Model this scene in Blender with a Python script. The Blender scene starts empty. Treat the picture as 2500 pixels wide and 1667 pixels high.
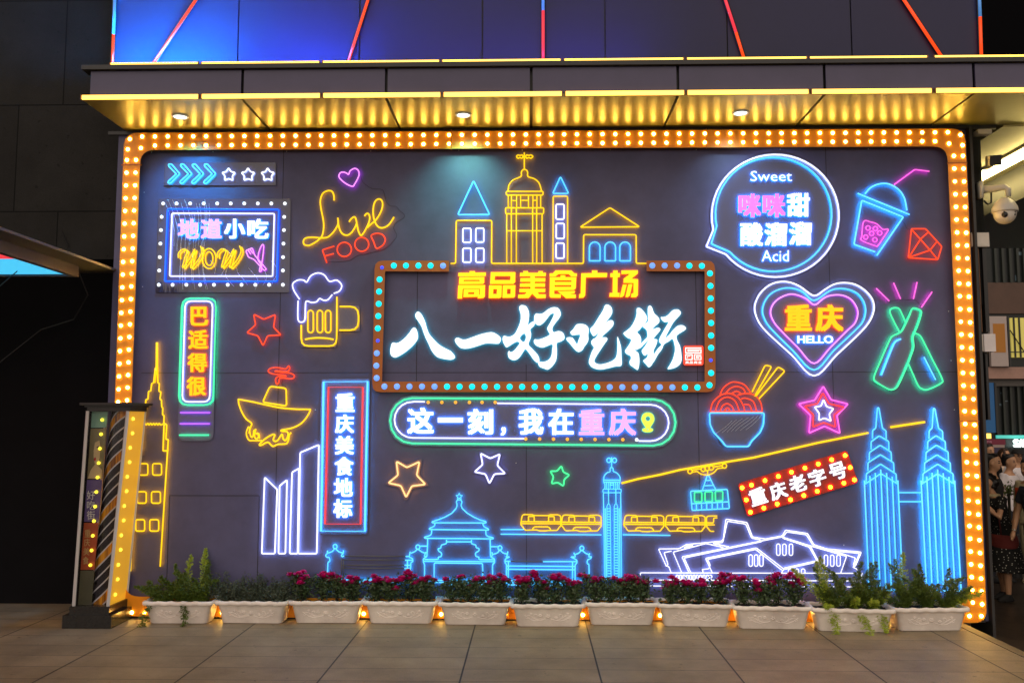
import bpy, math, random
from mathutils import Vector, Matrix
random.seed(7)
SC = bpy.context.scene
COL = SC.collection
R = math.radians
# ------------------------------------------------------------------ camera
F = 2150.0; PITCH = R(5.1); YAW = R(1.25); D = 7.3; H = 1.6
cam = bpy.data.cameras.new('camera'); CAM = bpy.data.objects.new('camera', cam); COL.objects.link(CAM)
cam.sensor_width = 36; cam.lens = 36 * F / 2500; cam.clip_end = 500; cam.clip_start = .05
CAM.location = (0, -D, H); CAM.rotation_euler = (R(90) + PITCH, 0, YAW)
SC.camera = CAM
# ------------------------------------------------------------------ night sky, city glow, exposure
w = bpy.data.worlds.new('World'); SC.world = w; w.use_nodes = True
nt = w.node_tree; nt.nodes.clear()
sky = nt.nodes.new('ShaderNodeTexSky'); sky.sky_type = 'NISHITA'; sky.sun_disc = False
sky.sun_elevation = R(-4); sky.sun_rotation = R(180); sky.air_density = 2; sky.dust_density = 3
bg = nt.nodes.new('ShaderNodeBackground'); bg.inputs[1].default_value = .05
out = nt.nodes.new('ShaderNodeOutputWorld')
nt.links.new(sky.outputs[0], bg.inputs[0]); nt.links.new(bg.outputs[0], out.inputs[0])
SUN_STRENGTH = 2.5
sl = bpy.data.lights.new('plaza_glow', 'SUN'); sl.energy = SUN_STRENGTH; sl.angle = R(110); sl.color = (1, .84, .7)
so = bpy.data.objects.new('plaza_glow', sl); COL.objects.link(so); so.rotation_euler = (R(62), 0, R(-10))
SC.view_settings.view_transform = 'Standard'; SC.view_settings.look = 'None'; SC.view_settings.exposure = 0
SC.view_settings.gamma = 1
SC.cycles.use_denoising = True
SC.cycles.max_bounces = 6; SC.cycles.sample_clamp_indirect = 4; SC.cycles.caustics_reflective = False
# ------------------------------------------------------------------ projection helpers: pixel of the 2500 px photograph -> place in the world
MW = CAM.rotation_euler.to_matrix()
def ray(px, py): return MW @ Vector(((px - 1250) / F, -(py - 833.5) / F, -1))
def U(px, py, y=0.0):
    r = ray(px, py); t = (y + D) / r.y; return Vector((r.x * t, y, H + r.z * t))
def W(px, py, d=0.0): return U(px, py, -d)
def G(px, py, z=0.0):
    r = ray(px, py); t = (z - H) / r.z; return Vector((r.x * t, -D + r.y * t, z))
MPP = D / F  # metres per pixel on the wall
# ------------------------------------------------------------------ materials
def nodes(name):
    m = bpy.data.materials.new(name); m.use_nodes = True
    return m, m.node_tree, m.node_tree.nodes['Principled BSDF']
def mat(name, col, rough=.6, metal=0, var=0, scale=8, bump=0, bscale=60, spec=.5, stretch=None, trans=0, world=False):
    m, t, b = nodes(name)
    b.inputs['Base Color'].default_value = (*col, 1); b.inputs['Roughness'].default_value = rough
    b.inputs['Metallic'].default_value = metal; b.inputs['Specular IOR Level'].default_value = spec
    if trans: b.inputs['Transmission Weight'].default_value = trans
    if var or bump:
        tc = t.nodes.new('ShaderNodeTexCoord'); mp = t.nodes.new('ShaderNodeMapping')
        t.links.new(t.nodes.new('ShaderNodeNewGeometry').outputs['Position'] if world else tc.outputs['Object'], mp.inputs[0])
        if stretch: mp.inputs['Scale'].default_value = stretch
    if var:
        n = t.nodes.new('ShaderNodeTexNoise'); n.inputs['Scale'].default_value = scale; n.inputs['Detail'].default_value = 6
        n.inputs['Roughness'].default_value = .65
        t.links.new(mp.outputs[0], n.inputs[0])
        r = t.nodes.new('ShaderNodeValToRGB')
        r.color_ramp.elements[0].position = .3; r.color_ramp.elements[1].position = .7
        r.color_ramp.elements[0].color = tuple(c * (1 - var) for c in col) + (1,)
        r.color_ramp.elements[1].color = tuple(min(1, c * (1 + var)) for c in col) + (1,)
        t.links.new(n.outputs[0], r.inputs[0]); t.links.new(r.outputs[0], b.inputs['Base Color'])
    if bump:
        n2 = t.nodes.new('ShaderNodeTexNoise'); n2.inputs['Scale'].default_value = bscale; n2.inputs['Detail'].default_value = 3
        t.links.new(mp.outputs[0], n2.inputs[0])
        bp = t.nodes.new('ShaderNodeBump'); bp.inputs['Strength'].default_value = bump; bp.inputs['Distance'].default_value = .02
        t.links.new(n2.outputs[0], bp.inputs['Height']); t.links.new(bp.outputs[0], b.inputs['Normal'])
    return m
def emit(name, col, s, base=None):
    m, t, b = nodes(name)
    base = base or tuple(c * .6 for c in col)
    b.inputs['Base Color'].default_value = (*base, 1); b.inputs['Roughness'].default_value = .35
    b.inputs['Emission Color'].default_value = (*col, 1); b.inputs['Emission Strength'].default_value = s
    return m
M = {}
M['wall'] = mat('wall_paint', (.1, .1, .205), .5, var=.24, scale=1.6, bump=.12, bscale=260, spec=.35)
M['crease'] = mat('film_crease', (.85, .9, 1), .2)  # pale strands standing in for reflections along the film's creases
M['joint'] = mat('joint_gap', (.02, .02, .024), .8)
M['film'] = mat('film_acrylic', (.06, .06, .12), .07, bump=.32, bscale=3.2, spec=.8, stretch=(5, 1, .8))
M['film2'] = mat('clear_acrylic', (.11, .11, .21), .22, bump=.2, bscale=6, spec=.6, stretch=(2.5, 1, 1))
# neon flex: a diffusing front and a back that lights the wall behind it
NEON = {}
def neon(name, front, fs, back, bs): NEON[name] = [emit('neon_' + name, front, fs), emit('neon_' + name + '_back', back, bs)]; M[name] = name
neon('cyan', (.13, .68, 1), 1.05, (.008, .5, 1), 17)
neon('cyan2', (.17, .74, 1), 1.1, (.006, .46, 1), 32)
neon('blue', (.015, .16, 1), 1.0, (.002, .06, 1), 16)
neon('yellow', (1, .68, .008), 1.02, (1, .42, .002), 11)
neon('orange', (1, .72, .33), 1.05, (1, .32, .02), 22)
neon('red', (.93, .075, .022), 1.0, (1, .035, .012), 9)
neon('red2', (1, .06, .04), 1.0, (1, .02, .03), 14)
neon('pink', (1, .16, .72), 1.05, (1, .02, .55), 16)
neon('violet', (1, .38, 1), 1.0, (.7, .03, .9), 12)
neon('purple', (.6, .16, 1), 1.0, (.3, .01, 1), 16)
neon('white', (1, 1, 1), 1.1, (.36, .5, 1), 16)
neon('wlilac', (.95, .95, 1), 1.1, (.3, .34, 1), 15)
neon('green', (.08, 1, .38), .95, (.01, 1, .16), 11)
neon('mint', (.08, 1, .42), .95, (.01, 1, .3), 17)
M['unlit'] = mat('dead_tube', (.12, .12, .12), .4)
M['f_white'] = emit('letter_face_white', (1, 1, 1), 1.15)
M['s_cyan'] = [emit('letter_side_cyan', (.12, .55, 1), 1.2), emit('letter_back_cyan', (.03, .34, 1), 24)]
M['f_pink'] = emit('letter_face_pink', (1, .42, .86), .95)
M['f_magenta'] = emit('letter_face_magenta', (1, .2, .78), .95)
M['f_yellow'] = emit('letter_face_yellow', (1, .76, 0), 1.05)
M['f_amber'] = emit('letter_face_amber', (1, .56, 0), 1.0)
M['s_orange'] = [emit('letter_side_orange', (1, .12, 0), 1.2), emit('letter_back_orange', (1, .09, 0), 20)]
M['f_brush'] = emit('brush_face_white', (.95, 1, .97), 1.1)
M['s_teal'] = [emit('brush_side_teal', (.1, .5, .4), .8), emit('brush_back_teal', (.05, .7, .6), 10)]
M['f_red'] = emit('seal_face_red', (1, .07, .03), .85)
M['f_lime'] = emit('pin_face_lime', (.72, 1, .08), .95)
M['s_lime'] = [emit('pin_side', (.1, .8, .4), 1.2), emit('pin_back', (.06, .8, .4), 12)]
M['bulb'] = emit('bulb_warm', (1, .58, .11), 62)
M['bulbdim'] = emit('bulb_warm_dim', (1, .6, .14), 34)
M['bulbw'] = emit('bulb_white', (.9, .97, 1), 1.4)
M['bulbc'] = emit('bulb_cyan', (0, .85, 1), 1.1)
M['bulbp'] = emit('bulb_periwinkle', (.17, .38, 1), 1.0)
M['bulbd'] = emit('bulb_dim_blue', (.05, .08, 1), 1.3)
M['bulbo'] = emit('bulb_orange', (1, .42, .04), 1.0)
M['bulbr'] = emit('bulb_amber', (1, .16, .003), 40)
M['orangepaint'] = mat('orange_channel', (.92, .35, .014), .42, var=.06, scale=5)
M['brownpaint'] = mat('orange_brown_channel', (.5, .13, .012), .4, var=.08, scale=6)
M['redpanel'] = mat('red_panel', (.42, .03, .015), .4)
M['soffit'] = mat('brushed_soffit', (.31, .285, .09), .35, metal=.65, var=.05, scale=4, bump=.05, bscale=20)
M['fascia'] = mat('fascia_panel', (.058, .05, .115), .35, var=.12, scale=3, spec=.5)
M['facade'] = mat('facade_panel', (.024, .024, .075), .42, var=.06, scale=2, spec=.3)
M['black'] = mat('black_metal', (.015, .015, .017), .45)
M['dgrey'] = mat('dark_grey_metal', (.03, .03, .032), .5, var=.15, scale=10)
M['led'] = emit('led_strip', (1, .56, .08), 3.2)
M['ledcap'] = mat('strip_cap', (.25, .1, .03), .5)
M['tubered'] = emit('tube_orange_red', (1, .075, .012), 1.15, (.06, .005, .002))
M['tubepink'] = emit('tube_pink_red', (1, .05, .08), 1.0, (.06, .005, .005))
M['tubeblue'] = emit('tube_pale_blue', (.12, .35, .8), .5)
M['tubeblueup'] = emit('tube_blue', (.01, .2, 1), 75)
M['downlight'] = emit('downlight_lens', (.8, 1, .97), 3)
M['stone'] = None
M['cream'] = mat('cream_plastic', (.72, .67, .6), .45, var=.06, scale=14)
M['cam'] = mat('camera_housing', (.55, .53, .48), .35)
M['lens'] = mat('camera_glass', (.01, .01, .012), .08)
M['white_al'] = mat('aluminium_edge', (.75, .75, .78), .35)
M['planter'] = mat('planter_plastic', (.86, .78, .73), .42, var=.2, scale=4, world=True, bump=.03, bscale=90)
M['soil'] = mat('soil', (.02, .014, .01), .95, var=.5, scale=50, bump=.8, bscale=80)
M['leaf'] = mat('rose_leaf', (.06, .1, .04), .45, var=.4, scale=25)
M['stem'] = mat('stem', (.035, .03, .02), .7)
M['petal'] = mat('petal', (.62, .007, .21), .5, var=.3, scale=40)
M['fern'] = mat('fern_green', (.095, .15, .016), .5, var=.4, scale=12)
M['fernlight'] = mat('fern_light', (.36, .46, .035), .5, var=.3, scale=12)
M['shrub'] = mat('shrub_green', (.075, .1, .065), .5, var=.45, scale=20)
# ------------------------------------------------------------------ objects
BASE = {}
def tag(o, label=None, cat=None, group=None, kind=None):
    if label: o['label'] = label
    if cat: o['category'] = cat
    if group: o['group'] = group
    if kind: o['kind'] = kind
    return o
def thing(name, label, cat, loc=(0, 0, 0), group=None):
    o = bpy.data.objects.new(name, None); COL.objects.link(o); o.location = loc
    o.empty_display_size = .05; BASE[o.name] = Vector(loc)
    return tag(o, label, cat, group)
def mesh_obj(name, v, f, m, parent=None, smooth=False, fm=None, base=None):
    b = Vector(base) if base is not None else (BASE[parent.name] if parent else Vector((0, 0, 0)))
    me = bpy.data.meshes.new(name); me.from_pydata([tuple(Vector(p) - b) for p in v], [], f)
    ms = m if isinstance(m, (list, tuple)) else [m]
    for x in ms: me.materials.append(x)
    if fm: me.polygons.foreach_set('material_index', fm)
    if smooth: me.polygons.foreach_set('use_smooth', [True] * len(me.polygons))
    me.update()
    o = bpy.data.objects.new(name, me); COL.objects.link(o)
    BASE[o.name] = b
    if parent: o.parent = parent
    elif base is not None: o.location = b
    return o
class MB:
    def __init__(s): s.v = []; s.f = []; s.m = []; s.cur = 0
    def add(s, v, f):
        n = len(s.v); s.v += [Vector(p) for p in v]; s.f += [tuple(i + n for i in q) for q in f]; s.m += [s.cur] * len(f)
    def box(s, a, b):
        x0, x1 = sorted((a[0], b[0])); y0, y1 = sorted((a[1], b[1])); z0, z1 = sorted((a[2], b[2]))
        s.hexa([(x0, y0, z0), (x1, y0, z0), (x1, y1, z0), (x0, y1, z0), (x0, y0, z1), (x1, y0, z1), (x1, y1, z1), (x0, y1, z1)])
    def hexa(s, p): s.add(p, [(3, 2, 1, 0), (4, 5, 6, 7), (0, 1, 5, 4), (1, 2, 6, 5), (2, 3, 7, 6), (3, 0, 4, 7)])
    def tube(s, pts, r, n=6, closed=False, cap=True):
        pts = [Vector(p) for p in pts]; N = len(pts)
        if N < 2: return
        rings = []; up = None
        for i in range(N):
            a = pts[(i - 1) % N] if (closed or i) else pts[i]; c = pts[(i + 1) % N] if (closed or i < N - 1) else pts[i]
            t = (c - a)
            if t.length < 1e-9: t = Vector((0, 0, 1))
            t.normalize()
            if up is None:
                up = Vector((0, -1, 0)) if abs(t.y) < .9 else Vector((1, 0, 0))
            u = up - t * up.dot(t)
            if u.length < 1e-6: u = t.orthogonal()
            u.normalize(); up = u; w_ = t.cross(u)
            rr = r[i] if isinstance(r, (list, tuple)) else r
            rings.append([pts[i] + (u * math.cos(q) + w_ * math.sin(q)) * rr for q in [2 * math.pi * k / n for k in range(n)]])
        v = [p for g in rings for p in g]; f = []
        for i in range(N if closed else N - 1):
            j = (i + 1) % N
            for k in range(n):
                l = (k + 1) % n; f.append((i * n + k, i * n + l, j * n + l, j * n + k))
        if cap and not closed:
            f.append(tuple(range(n - 1, -1, -1))); f.append(tuple((N - 1) * n + k for k in range(n)))
        s.add(v, f)
    def ball(s, c, r, nu=10, nv=6, sc=(1, 1, 1)):
        v = []; f = []; c = Vector(c)
        for i in range(nv + 1):
            a = math.pi * i / nv
            for k in range(nu):
                b = 2 * math.pi * k / nu
                v.append(c + Vector((r * sc[0] * math.sin(a) * math.cos(b), r * sc[1] * math.sin(a) * math.sin(b), r * sc[2] * math.cos(a))))
        for i in range(nv):
            for k in range(nu):
                l = (k + 1) % nu; f.append((i * nu + k, (i + 1) * nu + k, (i + 1) * nu + l, i * nu + l))
        s.add(v, f)
    def build(s, name, m, parent=None, smooth=False, base=None):
        return mesh_obj(name, s.v, s.f, m, parent, smooth, s.m if isinstance(m, (list, tuple)) else None, base)
def tree_copy(o, loc, rz=0, sc=None, label=None):
    c = o.copy(); COL.objects.link(c); c.location = loc; c.rotation_euler = (0, 0, rz)
    if sc: c.scale = sc
    if label: c['label'] = label
    for ch in list(o.children):
        d = ch.copy(); COL.objects.link(d); d.parent = c
        for g in list(ch.children):
            e = g.copy(); COL.objects.link(e); e.parent = d
    return c
# ------------------------------------------------------------------ paths drawn on the wall (photo pixels)
def fillet(p, r, closed):
    n = len(p); o = []
    for i in range(n):
        if not closed and (i == 0 or i == n - 1): o.append(p[i]); continue
        a, b, c = p[i - 1], p[i], p[(i + 1) % n]
        la = math.dist(a, b); lc = math.dist(b, c)
        ra = min(r, la * .45); rc = min(r, lc * .45)
        if la < 1e-6 or lc < 1e-6: continue
        s = (b[0] + (a[0] - b[0]) * ra / la, b[1] + (a[1] - b[1]) * ra / la)
        e = (b[0] + (c[0] - b[0]) * rc / lc, b[1] + (c[1] - b[1]) * rc / lc)
        for t in (0, .33, .67, 1):
            o.append(tuple((1 - t) ** 2 * s[k] + 2 * t * (1 - t) * b[k] + t * t * e[k] for k in (0, 1)))
    return o
def catmull(p, closed, sub=5):
    n = len(p); o = []
    for i in range(n if closed else n - 1):
        P = [p[(i + k) % n] if closed else p[min(max(i + k, 0), n - 1)] for k in (-1, 0, 1, 2)]
        for j in range(sub):
            t = j / sub
            o.append(tuple(.5 * (2 * P[1][k] + (P[2][k] - P[0][k]) * t + (2 * P[0][k] - 5 * P[1][k] + 4 * P[2][k] - P[3][k]) * t * t
                                 + (3 * P[1][k] - P[0][k] - 3 * P[2][k] + P[3][k]) * t ** 3) for k in (0, 1)))
    if not closed: o.append(p[-1])
    return o
class Z:
    def __init__(s, x, y, k): s.x = x; s.y = y; s.k = k
    def q(s, p): return [(s.x + a * s.k, s.y + b * s.k) for a, b in p]
    def p(s, *p, r=3): return (fillet(s.q(p), r, False), False)
    def pc(s, *p, r=3): return (fillet(s.q(p), r, True), True)
    def s(s, *p, sub=5): return (catmull(s.q(p), False, sub), False)
    def sc(s, *p, sub=5): return (catmull(s.q(p), True, sub), True)
    def c(s, x, y, rx, ry=None, n=20):
        ry = ry or rx
        return (s.q([(x + rx * math.cos(2 * math.pi * i / n), y + ry * math.sin(2 * math.pi * i / n)) for i in range(n)]), True)
    def rect(s, x, y, hw, hh, r=5): return (fillet(s.q([(x - hw, y - hh), (x + hw, y - hh), (x + hw, y + hh), (x - hw, y + hh)]), r, True), True)
    def caps(s, x, y0, y1, hw):
        a = [(x + hw * math.cos(t), y0 + hw + hw * -math.sin(t)) for t in [math.pi * i / 6 for i in range(7)]]
        b = [(x - hw * math.cos(t), y1 - hw + hw * math.sin(t)) for t in [math.pi * i / 6 for i in range(7)]]
        return (s.q(a + b), True)
    def arch(s, x, y0, y1, hw):
        a = [(x - hw, y1)] + [(x - hw * math.cos(t), y0 + hw - hw * math.sin(t)) for t in [math.pi * i / 8 for i in range(9)]] + [(x + hw, y1)]
        return (s.q(a), False)
Z1 = Z(180, 300, .35073); Z2 = Z(880, 350, .39543); Z3 = Z(1680, 340, .31883); Z4 = Z(1680, 660, .31883)
Z5 = Z(180, 700, .31883); Z6 = Z(180, 950, .38906); Z7 = Z(760, 940, .39545); Z8 = Z(1450, 960, .42517)
ZA = Z(1200, 1100, .15306); ZB = Z(1480, 1080, .15306); ZC = Z(780, 1190, .19133); ZD = Z(1180, 1190, .19133)
ZE = Z(1780, 1080, .15306); ZF = Z(2090, 980, .30623); ZG = Z(700, 390, .16584); ZH = Z(560, 880, .1467)
ZI = Z(1080, 640, .21259); ZJ = Z(1100, 360, .20408); ZK = Z(940, 960, .31463); ZL = Z(1540, 1250, .2551)
Q4 = Z(940, 720, .15308); Q5 = Z(1220, 720, .22109); Z0 = Z(0, 0, 1)
def tubes(name, m, paths, parent, r=.0068, d=.026, n=8):
    b = MB(); r *= .84
    for pts, closed in paths:
        b.tube([W(x, y, d) for x, y in pts], r, n, closed)
    if not isinstance(m, str): return b.build(name, m, parent, smooth=True)
    for i, f in enumerate(b.f):  # faces turned to the wall are the light giving back
        p = [b.v[k] for k in f]; nv = (p[1] - p[0]).cross(p[2] - p[0])
        c = sum(p, Vector()) / len(p)
        if len(f) == 4: b.m[i] = 1 if c.y > -d + r * .5 else 0
    return b.build(name, NEON[m], parent, smooth=True)
def fill2d(loops):
    """2D fill of px loops -> (verts px, faces) through a filled curve"""
    cu = bpy.data.curves.new('tmp', 'CURVE'); cu.dimensions = '2D'; cu.fill_mode = 'BOTH'
    cx = sum(p[0] for p in loops[0]) / len(loops[0]); cy = sum(p[1] for p in loops[0]) / len(loops[0])
    for L in loops:
        sp = cu.splines.new('POLY'); sp.points.add(len(L) - 1)
        for i, (x, y) in enumerate(L): sp.points[i].co = ((x - cx) * .01, -(y - cy) * .01, 0, 1)
        sp.use_cyclic_u = True
    cu.extrude = .5
    return conv(cu, cx, cy, 100, 100)
def conv(cu, cx, cy, kx, ky, rot=0):
    o = bpy.data.objects.new('tmp', cu); COL.objects.link(o)
    dg = bpy.context.evaluated_depsgraph_get(); me = bpy.data.meshes.new_from_object(o.evaluated_get(dg))
    v = [(p.co.x, p.co.y, p.co.z) for p in me.vertices]; f = [tuple(p.vertices) for p in me.polygons]
    nz = [p.normal.z for p in me.polygons]
    bpy.data.objects.remove(o); bpy.data.curves.remove(cu); bpy.data.meshes.remove(me)
    return v, f, nz, cx, cy, kx, ky, rot
def slots(mats):
    return [mats[0]] + (list(mats[1]) if isinstance(mats[1], list) else [mats[1], mats[1]])
def place(res, name, mats, parent, d0, th):
    v, f, nz, cx, cy, kx, ky, rot = res
    zs = [p[2] for p in v]; z0 = min(zs); zr = (max(zs) - z0) or 1
    c, s = math.cos(rot), math.sin(rot); vv = []
    for x, y, z in v:
        X = x * kx; Y = -y * ky
        vv.append(W(cx + X * c - Y * s, cy + X * s + Y * c, d0 + th * (z - z0) / zr))
    ms = slots(mats)
    return mesh_obj(name, vv, f, ms, parent, fm=[0 if n > .5 else (2 if n < -.5 else 1) for n in nz])
def shape(name, loops, mats, parent, d0=.004, th=.03):
    return place(fill2d(loops), name, mats if isinstance(mats, (list, tuple)) else [mats, mats], parent, d0, th)
def shapes(name, listloops, mats, parent, d0=.004, th=.03):
    V = []; Fc = []; fm = []
    for i, loops in enumerate(listloops):
        v, f, nz, cx, cy, kx, ky, rot = fill2d(loops)
        n = len(V); zs = [p[2] for p in v]; z0 = min(zs); zr = max(zs) - z0
        V += [W(cx + x * kx, cy - y * ky, d0 + (th + .0004 * i) * (z - z0) / zr) for x, y, z in v]
        Fc += [tuple(a + n for a in q) for q in f]; fm += [0 if q > .5 else (2 if q < -.5 else 1) for q in nz]
    return mesh_obj(name, V, Fc, slots(mats), parent, fm=fm)
def char(ch, zz, cx, cy, w_, h_, mats, parent, d0=.022, th=.03, bold=.042, rot=0, name='character'):
    cu = bpy.data.curves.new('tmp', 'FONT'); cu.body = ch; cu.size = 1; cu.extrude = .05; cu.resolution_u = 2
    res = conv(cu, 0, 0, 1, 1); v = res[0]
    if bold > 0:  # heavier strokes: the glyph struck several times a little apart
        V = []; Fc = []; NZ = []
        for i, (ox, oy) in enumerate(((0, 0), (-1, -.6), (1, .6), (-1, .6), (1, -.6))):
            n = len(V); V += [(a + ox * bold, b + oy * bold, c * (1 - .02 * i)) for a, b, c in v]
            Fc += [tuple(k + n for k in q) for q in res[1]]; NZ += res[2]
        v = V; res = (V, Fc, NZ)
    xs = [p[0] for p in v]; ys = [p[1] for p in v]
    mx, my = (min(xs) + max(xs)) / 2, (min(ys) + max(ys)) / 2; sx, sy = max(xs) - min(xs), max(ys) - min(ys)
    v = [((a - mx) / sx, (b - my) / sy, c) for a, b, c in v]
    X, Y = zz.q([(cx, cy)])[0]
    return place((v, res[1], res[2], X, Y, w_ * zz.k, h_ * zz.k, rot), name, mats, parent, d0, th)
def plate(pts, m, parent, name='backing_plate', r=3, d0=.003, th=.008):
    return shape(name, [fillet(pts, r, True)], m, parent, d0, th)
def bulb_mesh(name, m, r, flat=.7):
    b = MB(); b.ball((0, 0, 0), r, 12, 8, (1, flat, 1))
    me = bpy.data.meshes.new(name); me.from_pydata([tuple(p) for p in b.v], [], b.f); me.materials.append(m)
    me.polygons.foreach_set('use_smooth', [True] * len(me.polygons)); return me
BM = {}
def bulb(parent, x, y, m, rpx, d, name='bulb'):
    key = (m, round(rpx, 1))
    if key not in BM: BM[key] = bulb_mesh('bulb', M[m], rpx * MPP)
    o = bpy.data.objects.new(name, BM[key]); COL.objects.link(o); o.parent = parent
    o.location = W(x, y, d) - BASE[parent.name]
    return o
def star(cx, cy, ro, ri, rot=0):
    return [(cx + (ro if i % 2 == 0 else ri) * math.sin(math.pi * i / 5 + rot), cy - (ro if i % 2 == 0 else ri) * math.cos(math.pi * i / 5 + rot)) for i in range(10)]
def sign(name, label, cat, px, py, group=None): return thing(name, label, cat, W(px, py, 0), group)
# ================================================================== THE PLACE
# --- paving material: long slabs with thin dark joints
def paving(name, c1, c2, joint, bw, rh, mort, off=0, rough=.55, dx=0, dy=0, stain=.35, offf=2, long=False):
    m, t, b = nodes(name)
    tc = t.nodes.new('ShaderNodeTexCoord'); mp = t.nodes.new('ShaderNodeMapping'); mp.inputs['Location'].default_value = (dx, dy, 0)
    t.links.new(tc.outputs['Object'], mp.inputs[0])
    br = t.nodes.new('ShaderNodeTexBrick'); br.offset = off; br.offset_frequency = offf; br.inputs['Scale'].default_value = 1
    br.inputs['Brick Width'].default_value = bw; br.inputs['Row Height'].default_value = rh; br.inputs['Mortar Size'].default_value = mort
    br.inputs['Mortar Smooth'].default_value = .2
    br.inputs['Color1'].default_value = (*c1, 1); br.inputs['Color2'].default_value = (*c2, 1); br.inputs['Mortar'].default_value = (*joint, 1)
    t.links.new(mp.outputs[0], br.inputs[0])
    n1 = t.nodes.new('ShaderNodeTexNoise'); n1.inputs['Scale'].default_value = 2.2; n1.inputs['Detail'].default_value = 8; n1.inputs['Roughness'].default_value = .7
    n2 = t.nodes.new('ShaderNodeTexNoise'); n2.inputs['Scale'].default_value = 140; n2.inputs['Detail'].default_value = 4
    t.links.new(mp.outputs[0], n1.inputs[0]); t.links.new(mp.outputs[0], n2.inputs[0])
    def mixm(a, n, lo, hi):
        r = t.nodes.new('ShaderNodeMapRange'); r.inputs['From Min'].default_value = .3; r.inputs['From Max'].default_value = .7
        r.inputs['To Min'].default_value = lo; r.inputs['To Max'].default_value = hi; t.links.new(n.outputs[0], r.inputs[0])
        x = t.nodes.new('ShaderNodeMix'); x.data_type = 'RGBA'; x.blend_type = 'MULTIPLY'; x.inputs['Factor'].default_value = 1
        t.links.new(a, x.inputs['A']); t.links.new(r.outputs[0], x.inputs['B']); return x.outputs['Result']
    c = mixm(br.outputs[0], n1, 1 - stain, 1 + stain * .6); c = mixm(c, n2, .8, 1.2)
    n3 = t.nodes.new('ShaderNodeTexNoise'); n3.inputs['Scale'].default_value = 16; n3.inputs['Detail'].default_value = 2; t.links.new(mp.outputs[0], n3.inputs[0])
    r3 = t.nodes.new('ShaderNodeMapRange'); r3.inputs['From Min'].default_value = .68; r3.inputs['From Max'].default_value = .74; r3.inputs['To Min'].default_value = 1; r3.inputs['To Max'].default_value = .55
    t.links.new(n3.outputs[0], r3.inputs[0]); x3 = t.nodes.new('ShaderNodeMix'); x3.data_type = 'RGBA'; x3.blend_type = 'MULTIPLY'; x3.inputs['Factor'].default_value = 1; t.links.new(c, x3.inputs['A']); t.links.new(r3.outputs[0], x3.inputs['B']); c = x3.outputs['Result']
    if long:
        b2 = t.nodes.new('ShaderNodeTexBrick'); b2.offset = 0; b2.inputs['Scale'].default_value = 1; b2.inputs['Brick Width'].default_value = bw; b2.inputs['Row Height'].default_value = 400; b2.inputs['Mortar Size'].default_value = .006
        b2.inputs['Color1'].default_value = b2.inputs['Color2'].default_value = (1, 1, 1, 1); b2.inputs['Mortar'].default_value = (.2, .2, .2, 1); t.links.new(mp.outputs[0], b2.inputs[0])
        x4 = t.nodes.new('ShaderNodeMix'); x4.data_type = 'RGBA'; x4.blend_type = 'MULTIPLY'; x4.inputs['Factor'].default_value = 1; t.links.new(c, x4.inputs['A']); t.links.new(b2.outputs[0], x4.inputs['B']); c = x4.outputs['Result']
    t.links.new(c, b.inputs['Base Color']); b.inputs['Roughness'].default_value = rough
    bp = t.nodes.new('ShaderNodeBump'); bp.inputs['Strength'].default_value = .5; bp.inputs['Distance'].default_value = .004; bp.invert = True
    t.links.new(br.outputs['Fac'], bp.inputs['Height']); 
    bp2 = t.nodes.new('ShaderNodeBump'); bp2.inputs['Strength'].default_value = .25; bp2.inputs['Distance'].default_value = .003
    t.links.new(n2.outputs[0], bp2.inputs['Height']); t.links.new(bp.outputs[0], bp2.inputs['Normal']); t.links.new(bp2.outputs[0], b.inputs['Normal'])
    return m
EDGE = 3.41
XV = (G(890, 1523.6)).x
M['paving'] = paving('paving_slabs', (.247, .198, .128), (.296, .238, .154), (.075, .065, .055), .872, .272, .0035, dx=-XV, dy=.09, long=True)
M['street'] = paving('street_tiles', (.06, .042, .032), (.085, .06, .045), (.02, .015, .012), .6, .6, .01, off=.5, rough=.35)
M['kerb'] = mat('kerb_stone', (.15, .12, .075), .6, var=.2, scale=15, bump=.1)
M['tilelight'] = mat('light_tile', (.34, .27, .19), .5, var=.15, scale=10)
M['stone'] = paving('dark_granite', (.017, .016, .0155), (.022, .021, .02), (.003, .003, .003), 1.3, .95, .006, off=.3, rough=.75, stain=.3)
M['stone'].node_tree.nodes['Principled BSDF'].inputs['Specular IOR Level'].default_value = .15
for n_ in M['stone'].node_tree.nodes:
    if n_.type == 'MAPPING': n_.inputs['Rotation'].default_value = (R(-90), 0, 0); n_.inputs['Location'].default_value = (.2, .4, 0)
b = MB(); b.box((-14, -14, -.6), (EDGE - .08, 3.0, 0)); tag(b.build('plaza', M['paving']), kind='structure')
b = MB(); b.box((EDGE - .0795, -14, -.6), (EDGE, .9, .004)); tag(b.build('kerb', M['kerb']), kind='structure')
b = MB()
ys = [-60, -1.2, 4.0, 60]; zs = [-.2, -.2, -.7, -.7]
for i in range(3): b.add([(-80, ys[i], zs[i]), (80, ys[i], zs[i]), (80, ys[i + 1], zs[i + 1]), (-80, ys[i + 1], zs[i + 1])], [(0, 1, 2, 3)])
tag(b.build('ground', M['street']), kind='structure')
def gz(y): return -.2 if y < -1.2 else (-.7 if y > 4 else -.2 - .5 * (y + 1.2) / 5.2)
b = MB()
for i, (x, y) in enumerate(((5.35, 1.2), (6.6, 3.1), (4.6, -.6), (8.2, 3.6), (6.5, .4))):
    b.add([(x, y, gz(y) + .004), (x + .42, y, gz(y) + .004), (x + .42, y + .34, gz(y + .34) + .004), (x, y + .34, gz(y + .34) + .004)], [(0, 1, 2, 3)])
tag(b.build('light_paving', M['tilelight']), kind='structure')
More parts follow.
